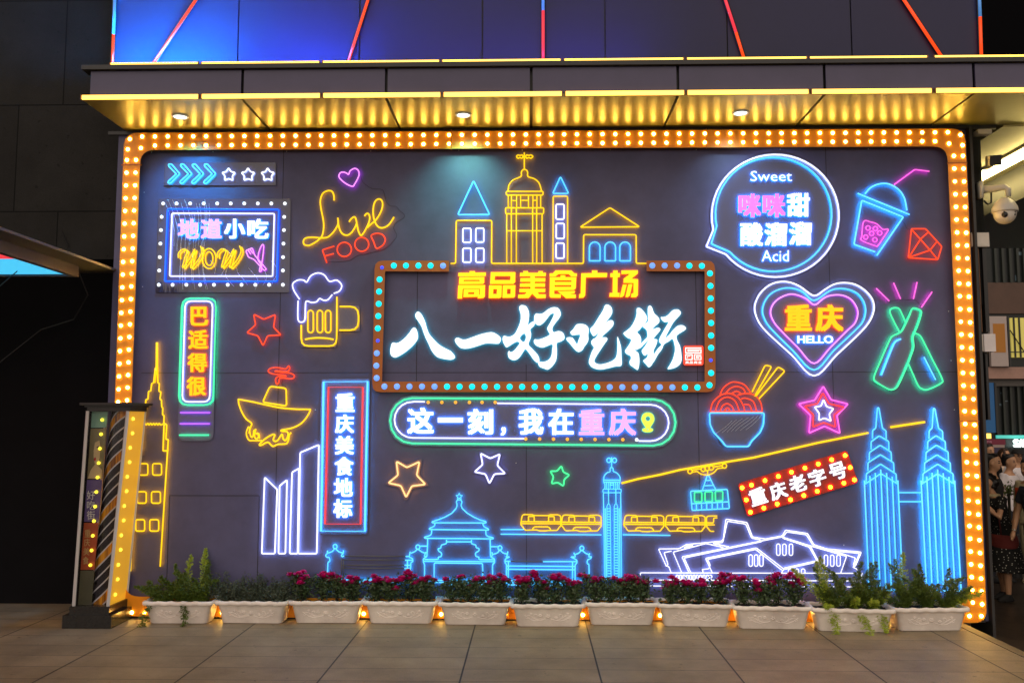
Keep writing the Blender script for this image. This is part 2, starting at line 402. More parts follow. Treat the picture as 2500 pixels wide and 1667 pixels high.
# --- feature wall
XL = W(275, 700, 0).x; XR = W(2404, 1300, 0).x; ZT = W(1297, 316, 0).z
t = thing('feature_wall', 'dark grey painted metal wall panel carrying all the neon signs', 'wall', ((XL + XR) / 2, 0, 0))
b = MB(); b.box((XL, 0, 0), (XR, .3, ZT - .004)); b.build('panel', M['wall'], t)
b = MB()
for x, y0, y1 in ((683, 365, 1209), (1018, 640, 960), (1285, 890, 1420), (1705, 640, 1420), (2025, 330, 1000)):
    xm = W(x, (y0 + y1) / 2).x; b.box((xm - .0022, -.0015, W(x, y1).z), (xm + .0022, .002, W(x, y0).z))
zj = W(1300, 909).z; b.box((W(345, 909).x, -.0017, zj - .002), (W(2370, 909).x, .002, zj + .002))
da, de, dz = W(411, 1300).x, W(631, 1300).x, W(520, 1210).z
b.box((da, -.0019, dz), (de, .002, dz + .005))
for dx_ in (da, de): b.box((dx_ - .0025, -.0021, .1), (dx_ + .0025, .002, dz - .001))
b.build('panel_joint', M['joint'], t)
b = MB(); b.box((XR + .002, -.055, -.5), (XR + .024, .3, ZT - .02)); b.build('edge_fin', M['dgrey'], t)
b = MB(); b.box((XL + .02, -.05, 0), (XR - .05, -.001, .028)); b.build('plinth', M['black'], t)
for x, y in ((370, 372), (520, 371), (700, 370), (905, 369), (1120, 368), (1275, 367), (1490, 366), (1700, 366), (1905, 365), (2120, 364), (2316, 760), (2322, 880), (2330, 1000), (352, 470), (348, 700), (770, 1000), (1260, 1130), (2060, 1330)):
    b = MB(); b.ball(W(x, y, .001), .0042, 8, 5); b.build('screw', M['white_al'], t, smooth=True)
# --- marquee light frame: rounded channel and bulbs
t = thing('marquee_light_frame', 'huge orange channel frame with two rows of warm bulbs around the whole wall', 'light frame', W(1330, 1500, 0))
OC = [(303, 324.5), (2356, 314), (2410, 1520), (262, 1503)]; IC = [(343, 367), (2312, 358), (2364, 1472), (305, 1455)]
def rq(c, r): return fillet(c, r, True)
def dense(c, r):
    o = []
    n = len(c)
    for i in range(n):
        a, b_, d = c[i - 1], c[i], c[(i + 1) % n]
        la, lc = math.dist(a, b_), math.dist(b_, d)
        s = [b_[k] + (a[k] - b_[k]) * r / la for k in (0, 1)]; e = [b_[k] + (d[k] - b_[k]) * r / lc for k in (0, 1)]
        for q in range(7):
            u = q / 6; o.append(tuple((1 - u) ** 2 * s[k] + 2 * u * (1 - u) * b_[k] + u * u * e[k] for k in (0, 1)))
    return o
shape('channel', [dense(OC, 34), dense(IC, 34)], [M['orangepaint']] * 2, t, .003, .07)
for p0, p1 in (((298, 402.5), (345, 404)), ((2312, 398), (2362, 399.5)), ((2340, 1027), (2392, 1029)), ((2360, 1432), (2404, 1433.2)), ((1101, 318), (1102.3, 366)), ((1724, 315), (1725.3, 363))):
    b = MB(); b.box(W(*p0, .06), W(*p1, .0745)); b.build('section_joint', M['brownpaint'], t)
lerp = lambda a, b_, u: (a[0] + (b_[0] - a[0]) * u, a[1] + (b_[1] - a[1]) * u)
BL = []
n = 64
for i in range(n):
    u = i / (n - 1); BL.append(lerp((347, 334), (2314, 323.5), u))
    if 0 < i < n - 1: BL.append(lerp((347, 356), (2314, 345), u))
BL += [(317, 340), (312, 365), (344, 362), (2345, 329.6), (2350, 355), (2317, 351)]
nl = 36
for i in range(nl):
    u = i / (nl - 1); BL.append(lerp((310, 391), (270, 1478), u)); BL.append(lerp((332, 391), (292, 1470), u))
for i in range(nl):
    u = i / (nl - 1); BL.append(lerp((2351, 381), (2398, 1474), u)); BL.append(lerp((2328.7, 381), (2375, 1470), u))
BL += [(2367, 1503), (2396, 1503)]
for i in range(66):
    u = i / 66; BL.append(lerp((290, 1494), (2367, 1506), u))
big = sorted(range(len(BL)), key=lambda i: -((BL[i][0] > 2300) * 3000 + (BL[i][1] < 380) * (BL[i][0])))[:100]
rest = MB()
for i, (x, y) in enumerate(BL):
    if i in set(big): bulb(t, x, y, 'bulb' if (i * 7) % 11 else 'bulbdim', 3.9, .074)
    else: rest.ball(W(x, y, .074), 3.9 * MPP, 10, 6, (1, .7, 1))
tag(rest.build('bulb', M['bulb'], t, smooth=True), kind='stuff')
# --- canopy over the wall
CD = .76; ZS_ = ZT
jx = [W(x, 200, CD).x for x in (592, 943, 1297, 1655, 2013, 2378)]
xl = W(202, 236, CD).x; xr = 7.0; zb = W(1297, 236, CD).z; zt = W(1297, 150, CD).z
t = thing('canopy', 'long metal canopy with a pale soffit above the neon wall', 'canopy', ((xl + 3.7) / 2, -CD / 2, ZS_))
b = MB(); b.box((xl + .03, -CD + .05, ZS_ + .03), (xr, .6, zt - .01)); b.build('core', M['black'], t)
xs = [xl] + jx + [xr]
b = MB(); c = MB()
for i in range(len(xs) - 1):
    g = .011
    a, e = xs[i] + (g if i else 0), xs[i + 1] - g
    if i < len(xs) - 2 or True: b.box((a, -CD, ZS_), (e, -.03, ZS_ + .02))
    fa = a if i else W(221, 200, CD).x
    c.box((fa, -CD, ZS_ + .0235), (e, -CD + .02, zt - .05))
b.build('soffit', M['soffit'], t); c.build('fascia', M['fascia'], t)
b = MB(); b.box((W(203, 165, CD).x, -CD - .03, zt - .045), (xr, -CD + .3, zt - .01)); b.build('top_ledge', M['dgrey'], t)
b = MB(); b.box((W(240, 316, 0).x + .1, -.028, ZS_ - .03), (3.9, -.002, ZS_ - .001)); b.build('shadow_gap', M['black'], t)
def strips(spans, yl, label, where):
    for i, (a, e) in enumerate(spans):
        xa, xe = W(a, yl, CD).x, W(e, yl, CD).x
        z = W(1297, yl, CD).z
        o = thing('led_strip', '%s LED light strip along the %s canopy edge' % (label[i], where), 'light strip', ((xa + xe) / 2, -CD, z), 'LED strips along the canopy')
        b = MB(); nn = max(4, int((xe - xa) / .034)); b.box((xa + .01, -CD - .018, z - .016), (xe - .01, -CD - .006, z + .016))
        b.build('diffuser', M['led'], o)
        b = MB(); b.box((xa, -CD - .022, z - .019), (xa + .009, -CD - .002, z + .019)); b.box((xe - .009, -CD - .022, z - .019), (xe, -CD - .002, z + .019)); b.box((xa + .01, -CD - .0055, z - .021), (xe - .01, -CD - .0015, z + .021)); b.build('channel', M['ledcap'], o)
NTH = ['first', 'second', 'third', 'fourth', 'fifth', 'sixth', 'seventh', 'eighth', 'ninth']
strips([(200, 489), (492, 785), (788, 1078), (1081, 1374), (1378, 1672), (1675, 1975), (1978, 2275), (2280, 2570)], 231, [s + ' yellow from left' for s in NTH], 'lower')
strips([(270, 488), (492, 783), (787, 1075), (1078, 1371), (1375, 1670), (1674, 1970), (1973, 2264), (2277, 2570)], 152, [s + ' yellow from left' for s in NTH], 'upper')
for i, (x, y, col, e) in enumerate(((440, 288, (.05, .45, 1), 85), (1131, 284, (.3, 1, .7), 55), (1808, 279, (.55, .8, 1), 17))):
    r_ = ray(x, y); tt = (ZS_ - .012 - H) / r_.z; p = CAM.location + r_ * tt
    o = thing('downlight', ['left round downlight glowing pale blue in the canopy soffit', 'middle round downlight glowing pale green in the canopy soffit', 'right round downlight glowing white in the canopy soffit'][i], 'downlight', (p.x, p.y, ZS_ - .012), 'soffit downlights')
    b = MB(); N = 24
    ring_ = [(p.x + q * math.cos(2 * math.pi * k / N), p.y + q * math.sin(2 * math.pi * k / N), z) for q, z in ((.066, ZS_ - .001), (.064, ZS_ - .008), (.052, ZS_ - .008), (.05, ZS_ - .003)) for k in range(N)]
    b.add(ring_, [(j * N + k, j * N + (k + 1) % N, (j + 1) * N + (k + 1) % N, (j + 1) * N + k) for j in range(3) for k in range(N)]); b.build('rim', M['white_al'], o, smooth=True)
    b = MB(); b.add([(p.x + .051 * math.cos(2 * math.pi * k / N), p.y + .051 * math.sin(2 * math.pi * k / N), ZS_ - .005) for k in range(N)], [tuple(range(N))[::-1]]); b.build('lens', M['downlight'], o)
    L = bpy.data.lights.new('downlight_beam', 'SPOT'); L.energy = e; L.color = col; L.spot_size = R(104); L.spot_blend = 1; L.shadow_soft_size = .05
    lo = bpy.data.objects.new('downlight_beam', L); COL.objects.link(lo); lo.location = (p.x, p.y, ZS_ - .02); lo.rotation_euler = (R(24), 0, 0)
# --- facade above the canopy with neon battens
FD = .3
x0, x1 = W(276, 100, FD).x, W(2398, 100, FD).x
t = thing('facade', 'smooth dark panelled upper facade above the canopy', 'building', ((x0 + x1) / 2, -FD, zt))
sx = [x0] + [W(x, 75, FD).x for x in (582, 878, 1178, 1477, 1775, 2078)] + [x1]
b = MB()
for i in range(len(sx) - 1): b.box((sx[i] + (.006 if i else 0), -FD, zt - .2), (sx[i + 1] - .006, -FD + .02, zt + 3.2))
b.build('panel', M['facade'], t)
b = MB(); b.box((x0 + .002, -FD + .0215, zt - .2), (x1, .6, zt + 3.2)); b.build('core', M['dgrey'], t)
def batten(segs, lab, r=.0125):
    o = thing('light_batten', lab, 'light tube', W(*segs[0][0], FD + .03), 'coloured light battens on the upper facade')
    for (p, q, m) in segs:
        b = MB(); a, e = W(*p, FD + .03), W(*q, FD + .03); b.tube([a, e], r, 8); b.build('light_tube', M[m], o, smooth=True)
    b = MB(); a, e = W(*segs[0][0], FD + .012), W(*segs[-1][1], FD + .012); b.tube([a, e], .02, 4); b.build('mount', M['black'], o)
batten([((274.5, 158), (277, 85), 'tubered'), ((277, 85), (280, -5), 'tubeblue'), ((280, -5), (296, -420), 'tubeblueup')], 'leftmost upright batten, red below and pale blue above')
batten([((374, 156), (500, -32), 'tubered')], 'first slanted orange red batten from the left, leaning right')
batten([((850, 152), (908, -30), 'tubered')], 'second slanted orange red batten from the left, leaning right')
batten([((1326, 148), (1326, 27), 'tubepink'), ((1326, 27), (1326, -30), 'tubeblue')], 'upright pink red batten in the middle of the facade')
batten([((1817, 145), (1797, 80), 'tubered'), ((1797, 80), (1761, -30), 'tubepink')], 'slanted red batten leaning left, right of the middle batten')
batten([((2301, 142), (2187, -30), 'tubered')], 'steeply slanted orange red batten leaning left near the right end')
batten([((2396, 142), (2393, 42), 'tubered'), ((2393, 42), (2390, -30), 'tubeblue')], 'rightmost upright batten, orange red with a pale top')
# --- dark stone building on the left
t = thing('stone_building', 'unlit dark granite clad building left of the neon wall', 'building', (-6.5, .5, 0))
b = MB(); b.box((-12, .12, 2.98), (XL - .012, 3, 9)); b.build('stone_wall', M['stone'], t)
b = MB(); b.box((-12, .5, 0), (XL - .012, 3, 2.97)); b.build('lower_wall', mat('dark_panel', (.004, .004, .0055), .7, var=.2, scale=3, spec=.1), t)
b = MB(); b.tube([W(150, 560, -.05), W(215, 720, -.3), W(180, 780, -.4), W(100, 805, -.4), W(-20, 900, -.4)], .006); b.build('cable', M['black'], t)
# --- lit awning reaching in from the left
t = thing('awning', 'flat metal awning with a bright cyan and red screen underneath at the left edge', 'awning', (-4.2, -1.5, 2.8))
xe = W(283, 661, 0).x; za = W(283, 662, 0).z
b = MB(); b.box((-7, -3.2, za), (xe, .1, za + .02)); b.build('roof_sheet', mat('awning_metal', (.085, .085, .08), .45, var=.12, scale=5), t)
xb = W(192, 668, .25).x; zb2 = W(192, 676, .25).z
b = MB(); b.box((xb - .05, -3.2, zb2), (xb, -.25, za - .001)); b.box((-7, -.3, zb2), (xb - .051, -.25, za - .001)); b.build('fascia_beam', mat('awning_beam', (.1, .085, .105), .45, var=.1, scale=6), t)
YR = G(28, 636, zb2).y
for nm, x0_, x1_, y0_, y1_, c_ in (('screen_cyan', xb - .62, xb - .07, YR + .004, -.32, (.08, .62, 1)), ('screen_red', xb - 1.2, xb - .07, -3.1, YR, (1, .06, .08)), ('screen_pale', xb - 1.2, xb - .624, YR + .004, -.32, (.45, .8, .5))):
    b = MB(); b.box((x0_, y0_, zb2 + .012), (x1_, y1_, zb2 + .03)); b.build('screen', emit(nm, c_, .95), t)
b = MB(); b.tube([(xb - .9, -.6, zb2), (xb - .75, -.6, zb2 - .16), (xb - .5, -.6, zb2 - .19), (xb - .3, -.6, zb2 - .01)], .004); b.build('cable', M['black'], t)
# --- glazed light pillar in front of the wall's left end
PD = .36
q = lambda x, y, d=PD: W(x, y, d)
t = thing('light_pillar', 'square glazed pillar with striped cylinder, poster strip and black stepped base', 'light pillar', G(230, 1520))
TL, TR, BLp, BRp = (214, 1003), (312, 1003), (179, 1492), (262, 1492)
fr_ = [q(*TL), q(*TR), q(*BRp), q(*BLp)]
dep = .31
back = [p + Vector((0, dep, 0)) for p in fr_]
b = MB()
for a, e in ((0, 3), (1, 2)):
    for base_ in (fr_, back): b.tube([base_[a], base_[e]], .014, 4)
b.build('corner_post', M['white_al'], t)
cyl = MB(); N = 36
tc_ = (fr_[0] * .3 + fr_[1] * .7) + Vector((0, dep * .5, 0)); bc_ = (fr_[3] * .4 + fr_[2] * .6) + Vector((0, dep * .5, 0))
cr = .098
top_ = [tc_ + Vector((cr * math.cos(2 * math.pi * k / N), cr * math.sin(2 * math.pi * k / N), 0)) for k in range(N)]
bot_ = [bc_ + Vector((cr * math.cos(2 * math.pi * k / N), cr * math.sin(2 * math.pi * k / N), 0)) for k in range(N)]
m, nt_, bs = nodes('striped_cylinder')
tcn = nt_.nodes.new('ShaderNodeTexCoord'); sep = nt_.nodes.new('ShaderNodeSeparateXYZ')
ax = (tc_ + bc_) / 2 - BASE[t.name]
sub = nt_.nodes.new('ShaderNodeVectorMath'); sub.operation = 'SUBTRACT'; sub.inputs[1].default_value = (ax.x, ax.y, 0)
nt_.links.new(tcn.outputs['Object'], sub.inputs[0]); nt_.links.new(sub.outputs[0], sep.inputs[0])
def mth(op, a, b_=None):
    n = nt_.nodes.new('ShaderNodeMath'); n.operation = op
    for i, x in enumerate((a, b_)):
        if x is None: continue
        if isinstance(x, (int, float)): n.inputs[i].default_value = x
        else: nt_.links.new(x, n.inputs[i])
    return n.outputs[0]
ang = mth('ARCTAN2', sep.outputs[1], sep.outputs[0])
ph = mth('SUBTRACT', mth('MULTIPLY', sep.outputs[2], 1 / .085), mth('MULTIPLY', ang, 1.2732))
fr1 = mth('FRACT', ph)
line = mth('LESS_THAN', fr1, .17)
fr3 = mth('FRACT', mth('MULTIPLY', ph, 1 / 4)); band = mth('LESS_THAN', fr3, .25)
streak = nt_.nodes.new('ShaderNodeTexNoise'); streak.inputs['Scale'].default_value = 14; mp_ = nt_.nodes.new('ShaderNodeMapping'); mp_.inputs['Scale'].default_value = (3, 3, .05)
nt_.links.new(tcn.outputs['Object'], mp_.inputs[0]); nt_.links.new(mp_.outputs[0], streak.inputs[0])
cr_ = nt_.nodes.new('ShaderNodeValToRGB'); cr_.color_ramp.elements[0].position = .38; cr_.color_ramp.elements[0].color = (.16, .05, .01, 1); cr_.color_ramp.elements[1].position = .62; cr_.color_ramp.elements[1].color = (.95, .42, .02, 1)
nt_.links.new(streak.outputs[0], cr_.inputs[0])
def mixc(fac, a, b_):
    n = nt_.nodes.new('ShaderNodeMix'); n.data_type = 'RGBA'; nt_.links.new(fac, n.inputs['Factor'])
    for k, x in (('A', a), ('B', b_)):
        if isinstance(x, tuple): n.inputs[k].default_value = x
        else: nt_.links.new(x, n.inputs[k])
    return n.outputs['Result']
colr = mixc(line, mixc(band, (.028, .026, .036, 1), cr_.outputs[0]), (.62, .62, .68, 1))
nt_.links.new(colr, bs.inputs['Base Color']); bs.inputs['Roughness'].default_value = .25
cyl.add(top_ + bot_, [(k, (k + 1) % N, N + (k + 1) % N, N + k) for k in range(N)]); cyl.build('striped_cylinder', m, t, smooth=True)
# poster strip on the left inside wall of the pillar
def pq(u, v, off=0): # u 0..1 across the strip, v 0..1 down
    a = fr_[0].lerp(fr_[3], v); e = fr_[1].lerp(fr_[2], v); return a.lerp(e, .04 + .4 * u) + Vector((0, .045 - off, 0))
def strip(u0, u1, v0, v1, m, name, off=0):
    b = MB(); b.hexa([pq(u0, v1, off), pq(u1, v1, off), pq(u1, v1, off) + Vector((0, .002, 0)), pq(u0, v1, off) + Vector((0, .002, 0)), pq(u0, v0, off), pq(u1, v0, off), pq(u1, v0, off) + Vector((0, .002, 0)), pq(u0, v0, off) + Vector((0, .002, 0))]); return b.build(name, m, t)
pm = lambda n, c: mat(n, c, .3, var=.12, scale=8)
strip(0, 1, 0, .085, pm('poster_mint', (.2, .42, .36)), 'poster'); pface = strip(0, 1, .09, .345, pm('poster_olive', (.22, .19, .1)), 'poster')
po = strip(0, 1, .35, .56, pm('poster_violet', (.13, .09, .3)), 'poster'); strip(0, 1, .566, .80, pm('poster_red', (.42, .075, .025)), 'poster'); strip(0, 1, .804, .985, pm('poster_grey', (.1, .1, .06)), 'poster')
sk = mat('poster_skin', (.62, .48, .28), .4); 
def blob(us, m, off=.003):
    b = MB(); pts = [pq(u, v, off) for u, v in us]; b.add(pts, [tuple(range(len(pts)))]); b.add([p + Vector((0, .001, 0)) for p in pts], [tuple(range(len(pts)))[::-1]]); return b.build('poster_print', m, pface)
blob([(.35, .16), (.62, .15), (.74, .19), (.72, .24), (.6, .275), (.45, .27), (.33, .235), (.3, .2)], sk); blob([(.45, .272), (.62, .275), (.95, .30), (.98, .343), (.05, .343), (.2, .30), (.38, .28)], sk)
blob([(.36, .24), (.46, .235), (.52, .245), (.46, .255), (.38, .253)], mat('poster_lips', (.5, .02, .03), .4), .005); blob([(.46, .185), (.62, .178), (.66, .184), (.56, .19)], M['black'], .005)
for i, (v0, ch) in enumerate(((.42, '好'), (.47, '吃'), (.52, '街'))):
    a = pq(.35, v0, .004)
    char(ch, Z0, 222, 1003 + 489 * v0, 20, 22, [M['white_al']] * 2, t, PD - .036, .002, .01)
for i, (v0, ch) in enumerate(((.61, '重'), (.655, '庆'), (.70, '美'), (.745, '食'))):
    char(ch, Z0, 214 - i * 1.5, 1003 + 489 * v0, 15, 19, [mat('gold_print', (.6, .4, .16), .4)] * 2 if i == 0 else [bpy.data.materials['gold_print']] * 2, t, PD - .036, .002, .01)
for i in range(11):
    v = .045 + .073 * i
    P_ = fr_[0].lerp(fr_[3], v).lerp(fr_[1].lerp(fr_[2], v), .335) + Vector((0, .03, 0))
    b = MB(); b.ball(P_, .0135, 10, 6); b.build('pillar_bulb', emit('pillar_bulb_yellow', (1, .8, .05), 2.2) if i == 0 else bpy.data.materials['pillar_bulb_yellow'], t, smooth=True)
for i in range(13):  # balls standing in for the frame bulbs mirrored in the side pane
    v = .04 + .074 * i
    P_ = fr_[1].lerp(fr_[2], v) + Vector((.006, dep * (.3 + .05 * (i % 2)), 0))
    b = MB(); b.ball(P_, .0135, 10, 6); b.build('pillar_bulb', bpy.data.materials['pillar_bulb_yellow'], t, smooth=True)
# amber side pane and clear front pane
m, nt2, bs2 = nodes('amber_pane'); bs2.inputs['Base Color'].default_value = (1, .62, .12, 1); bs2.inputs['Roughness'].default_value = .25; bs2.inputs['Emission Color'].default_value = (1, .46, .01, 1); bs2.inputs['Emission Strength'].default_value = .4  # emission stands in for bulb light coming through the pane
b = MB(); b.hexa([fr_[2], fr_[2] + Vector((.003, 0, 0)), back[2] + Vector((.003, 0, 0)), back[2], fr_[1], fr_[1] + Vector((.003, 0, 0)), back[1] + Vector((.003, 0, 0)), back[1]]); b.build('side_pane', m, t)
b = MB(); y_ = Vector((0, -.004, 0))
glass, ng, bg_ = nodes('clear_pane'); bg_.inputs['Transmission Weight'].default_value = 1; bg_.inputs['Roughness'].default_value = .02; bg_.inputs['IOR'].default_value = 1.12
b.hexa([fr_[3] + y_, fr_[2] + y_, fr_[2] + y_ * .3, fr_[3] + y_ * .3, fr_[0] + y_, fr_[1] + y_, fr_[1] + y_ * .3, fr_[0] + y_ * .3]); b.build('front_pane', glass, t)
b = MB()
zc = fr_[0].z; x0c, x1c = fr_[0].x, fr_[1].x; y0c, y1c = -PD, -PD + dep
for g, za_, zb_ in ((.004, zc - .002, zc + .03), (.018, zc + .0305, zc + .045), (.045, zc + .0455, zc + .065)): b.box((x0c - g, y0c - g, za_), (x1c + g + .012, y1c + g * .3, zb_))
b.build('cap', M['black'], t)
b = MB(); zc = fr_[3].z; x0c, x1c = fr_[3].x, fr_[2].x
for g, za_, zb_ in ((.01, .16, zc + .004), (.022, .10, .1595), (.055, 0.001, .0995)): b.box((x0c - g, y0c - g, za_), (x1c + g * 1.1, y1c + g * .3, zb_))
b.build('base', mat('black_granite', (.018, .018, .018), .25, var=.4, scale=60), t)
# --- planters
def planter_mesh():
    b = MB()
    def rring(hx, hy, z, cr=.03, n=4, wav=0):
        o = []
        for sx_, sy_, a0 in ((1, 1, 0), (-1, 1, 90), (-1, -1, 180), (1, -1, 270)):
            for k in range(n + 1):
                a = R(a0 + 90 * k / n); o.append([sx_ * (hx - cr) + cr * math.cos(a), sy_ * (hy - cr) + cr * math.sin(a), z])
        return o
    prof = [(.232, .088, .002), (.236, .092, .012), (.262, .112, .138), (.265, .115, .142), (.284, .13, .146), (.29, .134, .155), (.288, .133, .172), (.28, .127, .178), (.266, .115, .176), (.262, .11, .15), (.262, .11, .13)]
    rings = [rring(*p) for p in prof]
    # subdivide the long sides so that the rim can be scalloped
    def dens(rg, i):
        o = []
        n = len(rg)
        for k in range(n):
            a, c = rg[k], rg[(k + 1) % n]; L = math.dist(a, c); m_ = 22 if L > .3 else (9 if L > .1 else 1)
            for j in range(m_):
                u = j / m_; p = [a[x] + (c[x] - a[x]) * u for x in range(3)]
                if 4 <= i <= 7 and m_ > 1:
                    wv = .0045 * math.cos(2 * math.pi * (j / m_) * (5 if m_ > 12 else 2)); p[2] += wv * (1 if i >= 6 else .8)
                o.append(p)
        return o
    dr = [dens(r_, i) for i, r_ in enumerate(rings)]; N = len(dr[0])
    b.add([p for r_ in dr for p in r_], [(i * N + k, i * N + (k + 1) % N, (i + 1) * N + (k + 1) % N, (i + 1) * N + k) for i in range(len(dr) - 1) for k in range(N)])
    b.add(dr[0], [tuple(range(N))[::-1]])
    return b
def front(u, z): # point on the sloping front face
    return Vector((u, -(.092 + (z - .012) / .126 * .02) - .0005, z))
def relief():
    b = MB()
    def sc(pts, r=.0028): b.tube([front(x, z) for x, z in catmull(pts, False, 4)], r, 5)
    for s in (1, -1):
        sc([(s * .02, .062), (s * .06, .05), (s * .1, .062), (s * .135, .085), (s * .165, .083), (s * .172, .068), (s * .158, .062), (s * .15, .072)])
        sc([(s * .06, .05), (s * .1, .045), (s * .14, .06), (s * .18, .09)]); sc([(s * .1, .062), (s * .11, .085), (s * .095, .098), (s * .082, .09), (s * .09, .082)])
    for cx, cz, rr in ((0, .082, .017), (-.06, .088, .014), (.062, .07, .012), (-.13, .1, .01), (.15, .1, .01)):
        for k in range(6):
            a = math.pi * k / 3; b.tube([front(cx, cz), front(cx + rr * math.cos(a), cz + rr * math.sin(a))], [.003, .0045], 5)
    return b
pt = thing('planter', 'white plastic planter', 'planter', (0, 0, 0), 'white planters along the foot of the wall')
planter_mesh().build('tub', M['planter'], pt, smooth=True); relief().build('flower_relief', M['planter'], pt, smooth=True)
sb = MB(); rs = random.Random(3)
nx, ny = 26, 10
for j in range(ny + 1):
    for i in range(nx + 1): sb.v.append(Vector((-.262 + .524 * i / nx, -.112 + .224 * j / ny, .148 + rs.uniform(-.008, .012))))
for j in range(ny):
    for i in range(nx): sb.f.append((j * (nx + 1) + i, j * (nx + 1) + i + 1, (j + 1) * (nx + 1) + i + 1, (j + 1) * (nx + 1) + i)); sb.m.append(0)
sb.build('soil', M['soil'], pt)
PL = [(348, 521, 1522), (524, 705, 1521.5), (705, 886, 1521), (887, 1068, 1522), (1070, 1249, 1525), (1247, 1428, 1529.5), (1428, 1608, 1525.5), (1608, 1792, 1529.5), (1793, 1983, 1535.5), (1988, 2184, 1542), (2180, 2364, 1539.5)]
LB = ['at the left end, under the yellow tower sign', 'second from the left, full of dense dark shrub', 'third from the left, first one with red flowers', 'below the left gate post of the palace sign', 'below the palace hall sign', 'below the right gate post of the palace sign', 'below the slim clock tower sign',
      'below the left end of the theatre sign', 'below the theatre windows, last one with red flowers', 'second from the right with drooping ferns', 'at the right end, below the right twin tower']
PP = []
for i, (a, e, yb) in enumerate(PL):
    gl = G((a + e) / 2, yb); depth = gl.y + .1
    cx = gl.x; sc_ = ((e - a) / F * (gl.y - .03 + D)) / .58
    rz = R([1, -1, .5, -.5, 0, 1, -.5, -1.5, -2, -4, 3][i]); loc = (cx, gl.y + .09, .001)
    if i == 0: pt.location = loc; pt.rotation_euler = (0, 0, rz); pt.scale = (sc_, 1, 1); o = pt
    else: o = tree_copy(pt, loc, rz, (sc_, 1, 1))
    o['label'] = 'white plastic planter with moulded rim ' + LB[i]; PP.append((Vector(loc), sc_))
# --- plants
def leafquad(b, p, d, w_, rnd, fold=.3):
    d = d.normalized(); s = d.cross(Vector((rnd.uniform(-1, 1), rnd.uniform(-1, 1), rnd.uniform(-1, 1)))).normalized()
    L = w_ * 2.1; nrm = d.cross(s) * w_ * fold
    b.add([p, p + d * L * .45 + s * w_ * .5 + nrm, p + d * L, p + d * L * .45 - s * w_ * .5 + nrm], [(0, 1, 2), (0, 2, 3)])
def rose(seed, h):  # several leafy stems from one foot
    r_ = random.Random(seed); lf = MB(); st = MB(); bl = []
    for k in range(r_.randint(6, 8)):
        a = r_.uniform(0, 6.28); sp = r_.uniform(.02, .1)
        top = Vector((sp * math.cos(a), sp * math.sin(a) * .7, h * r_.uniform(.72, 1)))
        base_ = Vector((r_.uniform(-.012, .012), r_.uniform(-.012, .012), 0)); mid = base_.lerp(top, .5) + Vector((r_.uniform(-.015, .015), r_.uniform(-.015, .015), 0))
        st.tube([base_, mid, top], [.0034, .0028, .0022], 5)
        for j in range(r_.randint(60, 78)):
            u = r_.uniform(.12, 1) ** .75; p = (base_.lerp(mid, u * 2) if u < .5 else mid.lerp(top, u * 2 - 1)) + Vector((r_.gauss(0, .028), r_.gauss(0, .024), r_.gauss(0, .014)))
            leafquad(lf, p, Vector((r_.gauss(0, 1), r_.gauss(0, 1), r_.gauss(.2, .7))), r_.uniform(.011, .02), r_)
        if r_.random() < .62: bl.append(top)
    return lf, st, bl
def blossom(c, r_):
    b = MB()
    for ringn, (n, rad, tilt) in enumerate(((7, .038, .3), (6, .032, .7), (5, .023, 1.1), (4, .013, 1.4))):
        for k in range(n):
            a = 2 * math.pi * k / n + r_.uniform(-.3, .3) + ringn * .5; d = Vector((math.cos(a) * math.cos(tilt), math.sin(a) * math.cos(tilt), math.sin(tilt)))
            s = Vector((-math.sin(a), math.cos(a), 0)); rr = rad * r_.uniform(.85, 1.2); lift = Vector((0, 0, .004 * ringn))
            p0 = c + lift; p1 = p0 + d * rr * .6 + s * rr * .5; p2 = p0 + d * rr + s * rr * .28 + Vector((0, 0, .003)); p3 = p0 + d * rr - s * rr * .28 + Vector((0, 0, .003)); p4 = p0 + d * rr * .6 - s * rr * .5
            b.add([p0, p1, p2, p3, p4], [(0, 1, 2, 3, 4)])
    return b
SPOT = ['at the left end', 'left of the middle', 'right of the middle', 'at the right end']
POSN = ['third', 'fourth', 'fifth', 'sixth', 'seventh', 'eighth', 'ninth']
HT = [(.30, .31, .27, .24), (.26, .27, .3, .25), (.29, .25, .28, .27), (.27, .31, .27, .26), (.28, .24, .27, .28), (.27, .24, .26, .29), (.29, .27, .34, .3)]
for pi in range(2, 9):
    loc, s_ = PP[pi]
    for k in range(4):
        x = (-.19 + .127 * k + random.uniform(-.02, .02)) * s_; base_ = loc + Vector((x, random.uniform(-.03, .03), .15))
        o = thing('rose_bush', 'magenta rose bush %s of the %s planter from the left' % (SPOT[k], POSN[pi - 2]), 'plant', base_, 'rose bushes in the planters')
        lf, st, bl = rose(pi * 10 + k, HT[pi - 2][k] * .74)
        for bb in (lf, st): bb.v = [p + base_ for p in bb.v]
        lf.build('foliage', M['leaf'], o); st.build('stem', M['stem'], o)
        rr = random.Random(pi * 77 + k)
        for c_ in bl:
            for e in range(rr.choice((1, 2, 2))):
                blossom(c_ + base_ + Vector((rr.gauss(0, .03) * e, rr.gauss(0, .02) * e, rr.gauss(-.01, .02) * e)), rr).build('blossom', M['petal'], o)
